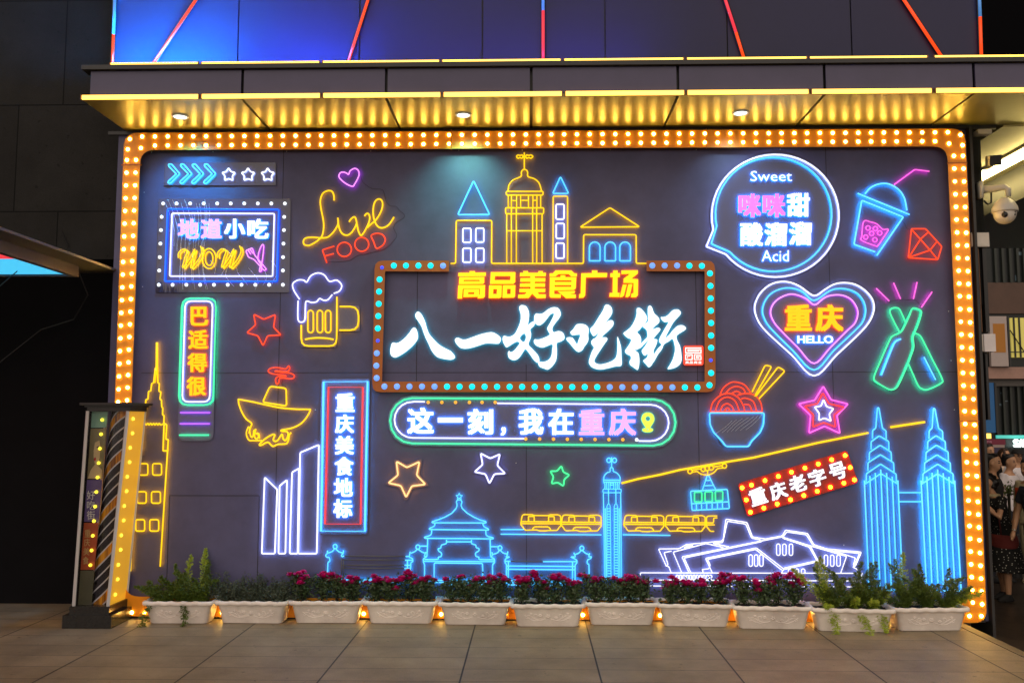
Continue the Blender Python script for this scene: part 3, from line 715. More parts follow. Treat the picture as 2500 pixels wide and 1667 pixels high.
def frond(b, base_, d, L, droop, r_, wd=.027, den=1.0):
    """a plume: curved rachis with many fine needles in clusters"""
    n = int(22 * L / .25 * den) + 6; p = Vector(base_); d = Vector(d).normalized(); pts = [p.copy()]
    for i in range(n):
        d = (d + Vector((r_.gauss(0, .03), r_.gauss(0, .03), -droop / n))).normalized(); p = p + d * (L / n); pts.append(p.copy())
    b.tube(pts[::2] + [pts[-1]], .0014, 3)
    for i, q_ in enumerate(pts[1:]):
        u = i / n; wloc = wd * 1.35 * (math.sin(math.pi * min(1, .16 + u * .84)) ** .7) * r_.uniform(.6, 1.15)
        for k in range(4):  # feathery side shoots with clusters of needles
            dd = Vector((r_.gauss(0, 1), r_.gauss(0, 1), r_.gauss(.1, .6))); dd = (dd - d * dd.dot(d) * .5).normalized(); tip = q_ + dd * wloc + d * wloc * .6
            for e in range(9):
                c_ = q_.lerp(tip, r_.uniform(.2, 1)); nd = (dd + Vector((r_.gauss(0, .8), r_.gauss(0, .8), r_.gauss(.1, .7)))).normalized(); sz = r_.uniform(.009, .019)
                s = nd.orthogonal().normalized() * .0028; b.add([c_ - s, c_ + s, c_ + nd * sz], [(0, 1, 2)])
def fern(base_, fronds, seed, label, light=()):
    r_ = random.Random(seed); o = thing('fern', label, 'plant', base_, 'ferns in the planters'); b = MB()
    for (dx, dy, dz, L, dr) in fronds: frond(b, Vector(base_), (dx, dy, dz), L, dr, r_)
    b.build('foliage', M['fern'], o)
    for (dx, dy, dz, L, dr) in light:
        b = MB(); frond(b, Vector(base_), (dx, dy, dz), L, dr, r_, .03); b.build('frond', M['fernlight'], o)
def many(n, seed, L0, L1, up=.9):
    r_ = random.Random(seed); return [(r_.gauss(0, .55), r_.gauss(-.05, .3), up + r_.uniform(-.2, .4), r_.uniform(L0, L1) * r_.choice((1, 1.1, 1.35)), r_.uniform(.2, .9)) for _ in range(n)]
L0 = PP[0][0]
fern(L0 + Vector((-.16, 0, .15)), many(11, 1, .14, .24) + [(-.3, -.7, .5, .42, 3.6)], 1, 'fern with a trailing frond at the left end of the leftmost planter')
fern(L0 + Vector((0, 0, .15)), many(10, 2, .16, .27) + [(.25, -.6, .4, .36, 3.6)], 2, 'fern in the middle of the leftmost planter with a frond over the rim', [(.12, .05, 1, .36, .3)])
fern(L0 + Vector((.16, 0, .15)), many(11, 3, .16, .3), 3, 'fern at the right end of the leftmost planter with a pale tuft', [(.1, -.35, .8, .15, .4), (-.12, .1, 1, .42, .3)])
L1 = PP[9][0]
fern(L1 + Vector((-.15, 0, .15)), many(12, 4, .15, .3), 4, 'bright fern at the left end of the second planter from the right', [(-.35, -.1, 1, .42, -.2), (-.6, .2, .95, .46, .3), (-.15, .05, 1, .36, .2), (-.1, -.75, .45, .36, 4.2), (-.2, -.5, .7, .16, 1.5)])
fern(L1 + Vector((.02, 0, .15)), many(14, 5, .18, .34), 5, 'fern in the middle of the second planter from the right trailing to the ground', [(.2, -.8, .4, .46, 4.0), (.1, -.5, .8, .2, 1.2)])
fern(L1 + Vector((.18, 0, .15)), many(12, 6, .14, .28), 6, 'fern at the right end of the second planter from the right', [(.2, -.7, .5, .26, 3.2), (.3, -.4, .9, .2, 1), (-.1, -.5, .7, .2, 1)])
L2 = PP[10][0]
fern(L2 + Vector((-.15, 0, .15)), many(13, 7, .16, .3), 7, 'dark green fern at the left end of the rightmost planter', [(.1, .15, 1, .42, .1)])
fern(L2 + Vector((.02, 0, .15)), many(14, 8, .16, .3), 8, 'dark green fern in the middle of the rightmost planter')
fern(L2 + Vector((.17, 0, .15)), many(11, 9, .14, .25), 9, 'fern at the right end of the rightmost planter reaching past the orange frame', [(.9, -.1, .7, .3, .4), (.7, -.3, .8, .24, .6), (1, .1, .5, .22, .2)])
L3, s3 = PP[1]
for k, lab in enumerate(('left', 'middle', 'right')):
    base_ = L3 + Vector(((-.19 + .19 * k) * s3, 0, .15)); o = thing('shrub', 'dense grey green shrub, %s of the second planter from the left' % lab, 'plant', base_, 'shrubs in the second planter')
    r_ = random.Random(40 + k); lf = MB(); st = MB()
    for j in range(75):
        a = r_.uniform(0, 6.28); el = r_.uniform(.15, 1.4); L = r_.uniform(.1, .25)
        d = Vector((math.cos(a) * math.cos(el) * 1.1, math.sin(a) * math.cos(el) * .8, math.sin(el) * .95)); tip = base_ + d * L + Vector((r_.gauss(0, .03), r_.gauss(0, .02), 0)); st.tube([base_, tip], [.002, .001], 3)
        for q_ in range(40): leafquad(lf, base_.lerp(tip, r_.uniform(.35, 1.05)) + Vector((r_.gauss(0, .012), r_.gauss(0, .012), r_.gauss(0, .01))), Vector((r_.gauss(0, 1), r_.gauss(0, 1), r_.gauss(.5, .6))), r_.uniform(.006, .011), r_)
    lf.build('foliage', M['shrub'], o); st.build('stem', M['stem'], o)

def wash(xa, xb, lab, m):  # unseen bars added to wash the upper facade with blue
    o = thing('wash_light', lab, 'floodlight', ((xa + xb) / 2, -FD - .24, zt), 'wash lights on the canopy top')
    b = MB(); y0_, y1_, z0_ = -FD - .275, -FD - .205, zt - .008
    b.box((xa, y0_, z0_), (xb, y0_ + .008, z0_ + .062)); b.box((xa, y1_ - .008, z0_), (xb, y1_, z0_ + .03)); b.box((xa, y0_ + .0085, z0_), (xb, y1_ - .0085, z0_ + .012))
    for x_ in (xa, xb - .008): b.box((x_, y0_ + .0085, z0_ + .0125), (x_ + .008, y1_ - .0085, z0_ + .062))
    b.build('housing', M['black'], o)
    b = MB(); b.box((xa + .0085, y0_ + .014, z0_ + .013), (xb - .0085, y1_ - .012, z0_ + .02)); b.build('lens', m, o)
wash(x0 + .04, x0 + .95, 'blue wash light bar at the left end of the canopy top', emit('wash_blue', (.01, .36, 1), 1400))
wash(x0 + 1.0, x0 + 2.1, 'dimmer blue wash light bar on the canopy top right of the brighter one', emit('wash_violet', (.04, .15, 1), 420))
wash(x0 + 2.3, x0 + 4.4, 'faint violet wash light bar on the middle of the canopy top', emit('wash_faint', (.2, .14, 1), 55))
# ================================================================== NEON SIGNS ON THE WALL
# --- arrows and three stars on a clear strip
t = sign('arrow_star_sign', 'clear acrylic strip with four cyan chevrons and three small white stars', 'neon sign', 540, 425)
plate(Z1.q([(632, 277), (1407, 277), (1407, 436), (630, 436)]), M['film'], t)
for dx in (0, 84, 166, 250):
    tubes('chevron_tube', M['cyan'], [Z1.pc((660 + dx, 288), (680 + dx, 288), (739 + dx, 356), (672 + dx, 424), (655 + dx, 420), (657 + dx, 408), (714 + dx, 356), (660 + dx, 302))], t)
for x in (1078, 1213, 1350):
    tubes('star_tube', M['white'], [Z1.pc(*star(x, 362, 50, 26), r=4)], t)
# --- snack sign
t = sign('snack_sign', 'rectangular filmed sign with blue border, four characters, WOW script, fork and knife', 'neon sign', 540, 600)
plate(Z1.q([(592, 528), (1510, 530), (1502, 1180), (570, 1180)]), M['film'], t)
tubes('outer_border', M['blue'], [Z1.pc((653, 600), (1427, 603), (1413, 1103), (633, 1103))], t, r=.008)
tubes('inner_border', M['wlilac'], [Z1.pc((684, 630), (1396, 632), (1384, 1067), (667, 1067))], t)
for ch, x, ms in (('地', 797, ('f_pink', 's_cyan')), ('道', 957, ('f_pink', 's_cyan')), ('小', 1120, ('f_white', 's_cyan')), ('吃', 1282, ('f_white', 's_cyan'))):
    char(ch, Z1, x, 737, 148, 138, [M[i] for i in ms], t)
w1 = [(728, 940), (730, 905), (760, 880), (787, 893), (772, 945), (757, 1008), (800, 955), (842, 880), (826, 950), (815, 1010), (862, 960), (892, 900), (882, 858)]
def shift(p, dx, dy): return [(a + dx, b + dy) for a, b in p]
tubes('script_word', M['yellow'], [Z1.s(*w1), Z1.s(*shift(w1, 15, 9)), Z1.c(942, 945, 48, 70), Z1.c(942, 945, 26, 48), Z1.s(*shift(w1, 272, -2)), Z1.s(*shift(w1, 287, 7))], t, r=.0062)
tubes('fork_tube', M['violet'], [Z1.pc((1197, 890), (1243, 870), (1256, 915), (1268, 932), (1330, 1005), (1342, 1020), (1325, 1028), (1254, 950), (1215, 935)),
      Z1.p((1212, 883), (1232, 915)), Z1.p((1226, 877), (1246, 909))], t, r=.0055)
tubes('knife_tube', M['violet'], [Z1.sc((1310, 850), (1322, 858), (1316, 930), (1308, 985), (1305, 1030), (1292, 1030), (1300, 985), (1282, 950), (1290, 895))], t, r=.0055)
for i in range(10):
    bulb(t, *Z1.q([(622 + 94.2 * i, 562)])[0], 'bulbw', 4.4, .02); bulb(t, *Z1.q([(592 + 96 * i, 1127)])[0], 'bulbw', 4.4, .02)
for xl, xr, y in ((612, 1465, 655), (607, 1463, 747), (603, 1460, 841), (599, 1457, 935), (595, 1456, 1028)):
    bulb(t, *Z1.q([(xl, y)])[0], 'bulbw', 4.4, .02); bulb(t, *Z1.q([(xr, y)])[0], 'bulbw', 4.4, .02)
rc_ = random.Random(11)  # strands laid where the crinkled film shows reflections
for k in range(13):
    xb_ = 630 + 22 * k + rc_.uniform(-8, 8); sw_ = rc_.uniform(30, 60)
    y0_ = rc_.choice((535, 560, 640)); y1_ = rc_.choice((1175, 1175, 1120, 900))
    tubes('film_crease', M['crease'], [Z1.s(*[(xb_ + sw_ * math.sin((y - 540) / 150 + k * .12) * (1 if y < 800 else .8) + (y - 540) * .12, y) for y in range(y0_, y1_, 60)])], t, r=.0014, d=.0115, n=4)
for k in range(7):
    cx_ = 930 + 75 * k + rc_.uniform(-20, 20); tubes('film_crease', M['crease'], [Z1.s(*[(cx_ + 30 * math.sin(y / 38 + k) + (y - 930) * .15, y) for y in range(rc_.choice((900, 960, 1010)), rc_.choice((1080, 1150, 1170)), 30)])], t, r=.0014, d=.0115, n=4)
# --- script sign with heart
t = sign('script_sign', 'yellow cursive word Live over slanted red capitals FOOD with a small pink heart', 'neon sign', 850, 540)
tubes('heart_tube', M['violet'], [Z(700, 390, .16584).sc((912, 216), (935, 165), (1000, 130), (1052, 158), (1066, 220), (1040, 290), (1000, 360), (972, 394), (900, 370), (820, 315), (768, 250), (790, 195), (840, 185), (885, 203))], t)
tubes('script_word', M['yellow'], [
    ZG.s((697, 600), (692, 520), (662, 465), (600, 460), (530, 500), (495, 600), (505, 720), (535, 870), (545, 980), (530, 1090), (500, 1150), (430, 1210), (330, 1262), (260, 1250), (245, 1200), (280, 1155), (380, 1143), (500, 1152), (590, 1145), (650, 1105), (710, 1035), (755, 945), (752, 855)),
    ZG.s((754, 880), (762, 960), (790, 1050), (835, 1100), (900, 1110), (960, 1065), (1010, 985), (1030, 930)),
    ZG.s((918, 915), (950, 870), (995, 842), (1020, 880), (1035, 960), (1055, 1050), (1090, 1115), (1130, 1080), (1180, 990), (1210, 920), (1222, 850), (1205, 800), (1175, 795), (1143, 830)),
    ZG.s((1180, 1005), (1240, 950), (1310, 890), (1370, 800), (1405, 710), (1410, 630), (1380, 585), (1330, 588), (1290, 640), (1272, 740), (1280, 850), (1310, 940), (1360, 995), (1430, 1000), (1510, 950), (1580, 845))], t, r=.008)
tubes('letter_tube', M['red'], [ZG.p((590, 1518), (525, 1328), (700, 1274)), ZG.p((558, 1420), (692, 1383))], t, r=.0072)
tubes('letter_tube', M['red'], [ZG.c(847, 1322, 105)], t, r=.0072)
tubes('letter_tube', M['red'], [ZG.c(1105, 1247, 103)], t, r=.0072)
tubes('letter_tube', M['red'], [ZG.sc((1318, 1302), (1280, 1210), (1245, 1118), (1330, 1085), (1410, 1105), (1450, 1170), (1430, 1240), (1380, 1285))], t, r=.0072)
tubes('acrylic_edge', M['joint'], [ZG.s((1085, 255), (1130, 340), (1250, 425), (1400, 440), (1440, 520), (1460, 610), (1520, 680), (1610, 690), (1660, 750), (1730, 810), (1720, 860), (1610, 930), (1575, 1010), (1620, 1120), (1560, 1210), (1450, 1310), (1200, 1380), (1050, 1410), (900, 1490), (600, 1505))], t, r=.0016, d=.004, n=4)
# --- beer mug
t = sign('beer_mug_sign', 'yellow outlined beer mug with a cloud of white foam spilling over', 'neon sign', 790, 760)
tubes('foam_tube', M['wlilac'], [Z1.s((1572, 1228), (1532, 1165), (1525, 1120), (1560, 1095), (1600, 1095), (1622, 1108), (1650, 1065), (1700, 1045), (1745, 1060), (1780, 1103), (1830, 1095), (1865, 1130), (1850, 1170), (1810, 1187)),
    Z1.s((1800, 1195), (1770, 1230), (1740, 1235), (1712, 1223), (1690, 1245), (1655, 1250), (1618, 1242), (1612, 1290), (1608, 1370), (1582, 1387), (1562, 1370), (1560, 1300), (1562, 1238))], t)
tubes('mug_tube', M['yellow'], [Z1.p((1583, 1405), (1583, 1553), (1830, 1553), (1832, 1210), r=18), Z1.s((1610, 1507), (1650, 1499), (1700, 1496), (1760, 1499), (1807, 1507))], t, r=.0078)
tubes('handle_tube', M['yellow'], [Z1.p((1852, 1278), (1982, 1278), (1982, 1443), (1850, 1443), r=22)], t, r=.0078)
for x in (1648, 1713, 1770): tubes('glass_rib', M['yellow'], [Z1.caps(x, 1305, 1460, 19)], t)
plate(Z1.q([(1590, 1260), (1840, 1250), (1845, 1270), (1990, 1272), (1992, 1450), (1840, 1452), (1828, 1562), (1580, 1560)]), M['film2'], t)
# --- upright pill sign with four amber characters
t = sign('pill_sign', 'upright rounded sign with green border and four stacked amber characters', 'neon sign', 480, 860)
plate(Z5.q([(826, 80), (1094, 80), (1070, 1180), (795, 1180)]), M['film2'], t, r=18)
tubes('outer_border', M['mint'], [Z5.pc((828, 88), (1092, 88), (1066, 905), (802, 905), r=22)], t)
tubes('inner_border', M['wlilac'], [Z5.pc((853, 110), (1064, 110), (1040, 880), (830, 880), r=15)], t)
for ch, x, y in (('巴', 962, 225), ('适', 951, 403), ('得', 945, 580), ('很', 938, 760)): char(ch, Z5, x, y, 150 if ch != '巴' else 136, 146, [M['f_amber'], M['s_orange']], t)
tubes('bar_tube', M['purple'], [Z5.p((815, 963), (1042, 963))], t); tubes('bar_tube', M['purple'], [Z5.p((812, 1048), (1040, 1048))], t)
tubes('bar_tube', M['mint'], [Z5.p((808, 1135), (1032, 1135))], t)
# --- single stars
def star_sign(label, m, z, pts, pl=None):
    c = z.q(pts); t = sign('star_sign', label, 'neon star', sum(a for a, b in c) / 10, sum(b for a, b in c) / 10)
    if pl:
        cx, cy = sum(a for a, b in c) / 10, sum(b for a, b in c) / 10
        plate([(cx + (a - cx) * pl, cy + (b - cy) * pl) for a, b in c], M['film2'], t, r=6)
    tubes('star_tube', M[m], [z.pc(*pts, r=4)], t, r=.0072); return t
star_sign('tilted red outline star between the amber pill sign and the beer mug', 'red', Z5, [(1378, 210), (1455, 250), (1545, 213), (1530, 310), (1588, 370), (1485, 375), (1450, 452), (1410, 375), (1325, 352), (1393, 292)])
star_sign('orange outline star pointing down, right of the tall blue bordered sign', 'orange', Z7, [(525, 470), (590, 508), (668, 472), (650, 555), (705, 612), (620, 622), (585, 692), (553, 620), (475, 603), (535, 555)], 1.26)
star_sign('white outline star pointing down, between the orange and the green star', 'wlilac', Z7, [(1045, 420), (1105, 452), (1165, 425), (1148, 495), (1198, 545), (1130, 548), (1100, 607), (1075, 548), (1007, 535), (1058, 490)], 1.2)
star_sign('small green outline star left of the domed clock tower', 'green', ZA, [(1115, 240), (1145, 340), (1245, 385), (1160, 455), (1148, 565), (1060, 505), (955, 525), (990, 415), (935, 325), (1045, 325)])
# --- steaming bowl
t = sign('steaming_bowl_sign', 'yellow tilted bowl with a lid like a hat and red steam above', 'neon sign', 660, 1000)
tubes('steam_tube', M['red'], [ZH.sc((985, 90), (1005, 125), (985, 170), (930, 185), (850, 175), (775, 172), (768, 184), (860, 195), (980, 205), (1050, 225), (1083, 260), (1060, 295), (1000, 303), (880, 290), (835, 302), (825, 350), (805, 390), (780, 380), (768, 320), (795, 275), (860, 265), (935, 264), (925, 250), (830, 235), (720, 220), (660, 195), (650, 160), (700, 125), (800, 118), (920, 140), (955, 125))], t)
tubes('lid_tube', M['yellow'], [ZH.pc((675, 428), (945, 462), (952, 757), (553, 692), r=6)], t, r=.008)
tubes('bowl_tube', M['yellow'], [ZH.s((330, 1210), (345, 1120), (370, 1045), (280, 970), (210, 860), (160, 730), (152, 655), (170, 648), (400, 690), (600, 735), (850, 785), (1100, 808), (1320, 812), (1345, 825), (1300, 920), (1200, 1040), (1050, 1120), (870, 1155), (875, 1175), (950, 1180), (978, 1220), (960, 1290), (930, 1330), (895, 1300), (880, 1230), (860, 1240), (800, 1330), (750, 1340), (730, 1310), (755, 1240), (720, 1230), (640, 1270), (560, 1330), (500, 1395), (525, 1410), (600, 1370), (650, 1360), (690, 1400), (730, 1425), (800, 1395), (880, 1390), (950, 1380), (980, 1330), (1000, 1230), (1030, 1200), sub=4)], t, r=.008)
tubes('flame_tube', M['yellow'], [ZH.s((335, 1100), (342, 1200), (360, 1265), (385, 1270), (400, 1230), (405, 1170), (425, 1150)), ZH.s((320, 1095), (285, 1180), (290, 1260), (330, 1325), (400, 1330), (540, 1330)),
    ZH.s((442, 1135), (420, 1220), (425, 1280), (455, 1300), (485, 1270), (475, 1225), (440, 1215), (490, 1215), (502, 1300))], t, r=.0068)
tubes('wire', M['joint'], [ZH.s((885, 320), (880, 350), (865, 380), (885, 410), (940, 440))], t, r=.0016, d=.006, n=4)
# --- stepped skyscraper with spire
t = sign('tower_sign', 'yellow stepped skyscraper outline with tall spire and three rows of windows', 'neon sign', 350, 1200)
px = lambda z, p: z.q(p)
LF = px(Z5, [(625, 620), (612, 735), (597, 740), (590, 797), (573, 800), (569, 860), (553, 862), (549, 912), (537, 915), (533, 965), (524, 970), (520, 1028), (500, 1030), (497, 1142), (478, 1145), (474, 1256), (513, 1254), (522, 1030)])
RT = px(Z5, [(636, 620), (645, 735), (656, 740), (652, 800), (668, 803), (660, 860), (672, 865), (674, 920), (682, 925), (680, 978), (692, 985), (690, 1045), (712, 1055), (706, 1165), (724, 1170), (720, 1255), (684, 1255), (692, 1045)])
tubes('outline_tube', M['yellow'], [(fillet(LF, 2, False), False), (fillet(RT, 2, False), False), (px(Z5, [(474, 1256), (435, 2175)]), False), (px(Z5, [(724, 1170), (662, 2140)]), False),
    (px(Z5, [(620, 735), (632, 600), (634, 425), (641, 425), (641, 600), (645, 735)]), False)], t, r=.0078)
fz = [(522, 1045)] + [(545 + 11 * i, 1045 + (12 if (i // 1) % 2 else 0)) for i in range(12)] + [(692, 1045)]
tubes('frieze_tube', M['yellow'], [(catmull(Z5.q(fz), False, 3), False)], t)
for x, y in ((437, 502), (523, 502), (427, 678), (516, 678), (417, 853), (505, 853)):
    tubes('window_tube', M['yellow'], [Z6.rect(x, y, 28, 36, 5)], t)
# --- tall vertical sign
t = sign('vertical_sign', 'tall sign with cyan outer border, red inner border and six white characters', 'neon sign', 840, 1115)
plate([(784, 925), (903, 924), (897, 1304), (776, 1304)], M['film2'], t)
tubes('outer_border', M['cyan2'], [([(789.6, 932), (897, 931), (890.5, 1297), (783, 1296)], True)], t, r=.008)
tubes('inner_border', M['red2'], [([(801.7, 945), (885.6, 945), (880, 1279), (793, 1278.5)], True)], t)
for ch, x, y in (('重', 208, 107), ('庆', 205, 238), ('美', 204, 370), ('食', 202, 500), ('地', 197, 630), ('标', 194, 760)): char(ch, Z7, x, y, 118, 116, [M['f_white'], M['s_cyan']], t)
# --- white skyscrapers
t = sign('skyscraper_sign', 'four slanted white skyscraper outlines stepping up to the right', 'neon sign', 710, 1230)
for p in ([(1198, 552), (1277, 628), (1262, 1030), (1180, 1030)], [(1292, 605), (1338, 568), (1328, 1030), (1285, 1030)], [(1370, 520), (1413, 496), (1405, 1030), (1355, 1030)], [(1421, 397), (1538, 348), (1525, 1030), (1409, 1030)]):
    tubes('building_outline', M['white'], [Z6.pc(*p)], t, r=.0072)
# --- long pill sign
t = sign('long_pill_sign', 'long horizontal pill sign with green border, white and pink characters and a map pin', 'neon sign', 1300, 1030)
def stadium(l, r_, tl, tr, bl, br, rad):
    n = 8; o = []
    cyl = (tl + bl) / 2; cyr = (tr + br) / 2; hl = (bl - tl) / 2; hr = (br - tr) / 2
    for i in range(n + 1):
        a = math.pi / 2 + math.pi * i / n; o.append((l + rad + rad * math.cos(a), cyl - hl * math.sin(a)))
    for i in range(n + 1):
        a = -math.pi / 2 + math.pi * i / n; o.append((r_ - rad + rad * math.cos(a), cyr - hr * math.sin(a)))
    return o
plate(ZK.q(stadium(20, 2275, 18, 30, 408, 425, 180)), M['film2'], t, r=.1)
tubes('outer_border', M['mint'], [(ZK.q(stadium(38, 2256, 37, 47, 388, 405, 172)), True)], t)
n = 9
lw = [(308, 65), (230, 64)] + [(215 + 142 * math.cos(a), 205 - 140 * math.sin(a)) for a in [math.pi / 2 + math.pi * i / 10 for i in range(1, 10)]] + [(215, 345), (1080, 351)]
rw = [(870, 77), (2060, 88)] + [(2060 + 142 * math.cos(a), 229 - 141 * math.sin(a)) for a in [math.pi / 2 - math.pi * i / 10 for i in range(1, 10)]] + [(2060, 370), (1968, 369)]
tubes('inner_border', M['wlilac'], [(ZK.q(lw), False), (ZK.q(rw), False)], t)
for x in (335, 441, 547, 655, 753, 855): bulb(t, *ZK.q([(x, 70)])[0], 'bulbo', 4.2, .02)
for i in range(9): bulb(t, *ZK.q([(1092 + 107.6 * i, 353 + .8 * i)])[0], 'bulbo' if i < 8 else 'bulbw', 4.2, .02)
for ch, x, y, w_, h_, pk in (('这', 275, 212, 208, 205, 0), ('一', 507, 207, 196, 38, 0), ('刻', 740, 220, 200, 200, 0), ('，', 918, 295, 42, 68, 0), ('我', 1133, 218, 195, 205, 0), ('在', 1365, 220, 198, 205, 0), ('重', 1603, 222, 198, 202, 1), ('庆', 1843, 222, 212, 210, 1)):
    char(ch, ZK, x, y, w_, h_, [M['f_pink' if pk else 'f_white'], M['s_cyan']], t)
pin = ZK.sc((2040, 148), (2075, 160), (2090, 195), (2080, 230), (2040, 278), (2000, 230), (1990, 195), (2005, 160))
shape('map_pin', [pin[0], ZK.c(2040, 196, 18)[0]], [M['f_lime'], M['s_lime']], t, .02, .025)
shape('pin_base', [ZK.sc((1997, 278), (2025, 268), (2038, 285), (2052, 268), (2080, 278), (2070, 296), (2038, 302), (2005, 296))[0]], [M['f_lime'], M['s_lime']], t, .02, .025)
# --- centre marquee frame
t = sign('marquee_sign_frame', 'open orange channel frame with blue bulbs around the large white characters', 'sign frame', 1330, 800)
out_ = Z2.q([(547, 724), (88, 724), (72, 1535), (2193, 1535), (2189, 724), (1766, 724), (1766, 790), (2125, 790), (2125, 1470), (133, 1470), (152, 790), (547, 792)])
fr = []
for i, p in enumerate(out_):
    rad = 20 if i in (1, 2, 3, 4) else 2
    a, c = out_[i - 1], out_[(i + 1) % 12]
    fr += fillet([a, p, c], rad, False)[1:-1]
shape('channel', [fr], M['brownpaint'], t, .004, .055)
bl = [(133, 767, 'd'), (206, 755, 'c'), (281, 755, 'c'), (358, 755, 'c'), (433, 755, 'c'), (510, 756, 'p'), (118, 840, 'c'), (115, 915, 'c'), (113, 991, 'c'), (110, 1066, 'c'), (107, 1142, 'c'), (107, 1218, 'd'), (101, 1295, 'p'), (98, 1372, 'p'), (100, 1448, 'p')]
for i in range(26): bl.append((148 + 77.3 * i, 1500 + .24 * i, 'p' if i < 5 or 17 < i < 24 else 'c'))
bl += [(2158, 803, 'c'), (2161, 880, 'c'), (2162, 957, 'c'), (2164, 1033, 'c'), (2165, 1109, 'c'), (2165, 1186, 'c'), (2165, 1262, 'c'), (2163, 1338, 'd'), (2165, 1417, 'c'), (2155, 1492, 'c'), (1802, 755, 'p'), (1878, 755, 'p'), (1955, 755, 'p'), (2031, 756, 'c'), (2108, 757, 'c')]
for x, y, k in bl: bulb(t, *Z2.q([(x, y)])[0], 'bulb' + k, 7.4 if k != 'd' else 4.5, .06)
# --- skyline above it
t = sign('skyline_sign', 'yellow domed church between spired towers and a pedimented hall on one base line', 'neon sign', 1340, 640)
tubes('base_outline', M['yellow'], [ZJ.p((0, 1388), (60, 1388), (68, 875), (493, 875), (490, 1388), (1590, 1388), (1592, 1045), (2220, 1045), (2222, 1388), (2345, 1388), r=4)], t)
tubes('roof_tube', M['cyan'], [ZJ.pc((275, 400), (468, 806), (86, 806), r=4)], t); tubes('roof_tube', M['cyan'], [ZJ.pc((1315, 350), (1412, 552), (1222, 552), r=4)], t)
for x, y, a, b in ((195, 1052, 48, 84), (350, 1050, 48, 84), (195, 1290, 48, 84), (350, 1290, 48, 84), (1310, 770, 48, 90), (1312, 1000, 48, 90), (1310, 1235, 48, 90)):
    tubes('window_tube', M['white'], [ZJ.rect(x, y, a, b, 4)], t)
tubes('tower_tube', M['yellow'], [ZJ.p((1225, 1385), (1228, 585), (1400, 585), (1400, 1385))], t)
tubes('pediment_tube', M['yellow'], [ZJ.pc((1907, 722), (2262, 950), (1550, 955), r=4)], t)
for x in (1725, 1910, 2088): tubes('arch_tube', M['cyan'], [ZJ.arch(x, 1132, 1357, 64), ZJ.p((x - 64, 1357), (x + 64, 1357))], t)
tubes('dome_tube', M['yellow'], [ZJ.s((688, 520), (700, 450), (750, 390), (840, 350), (846, 300), (862, 272), (885, 265), (910, 275), (922, 300), (928, 350), (1005, 378), (1060, 430), (1088, 520)), ZJ.p((882, 62), (882, 264)), ZJ.sc((790, 110), (805, 92), (830, 98), (855, 92), (868, 110), (855, 130), (830, 124), (805, 130)), ZJ.sc((898, 110), (912, 92), (937, 98), (962, 92), (985, 110), (962, 130), (937, 124), (912, 130)), ZJ.p((865, 110), (900, 110)),
    ZJ.pc((665, 527), (1108, 527), (1105, 572), (668, 572)), ZJ.pc((658, 724), (1115, 724), (1112, 795), (660, 795))], t, r=.0065)
tubes('column_tube', M['yellow'], [ZJ.p((x, 574), (x, 724)) for x in (690, 728, 790, 838, 932, 985, 1033, 1078)] + [ZJ.p((a, 724 if 700 < a < 1050 else 795), (a, 1388)) for a in (672, 727, 787, 982, 1030, 1095)] +
    [ZJ.p((672, 998), (1095, 998)), ZJ.p((738, 637), (785, 637)), ZJ.p((848, 635), (928, 635)), ZJ.p((990, 635), (1030, 635))], t, r=.0056)
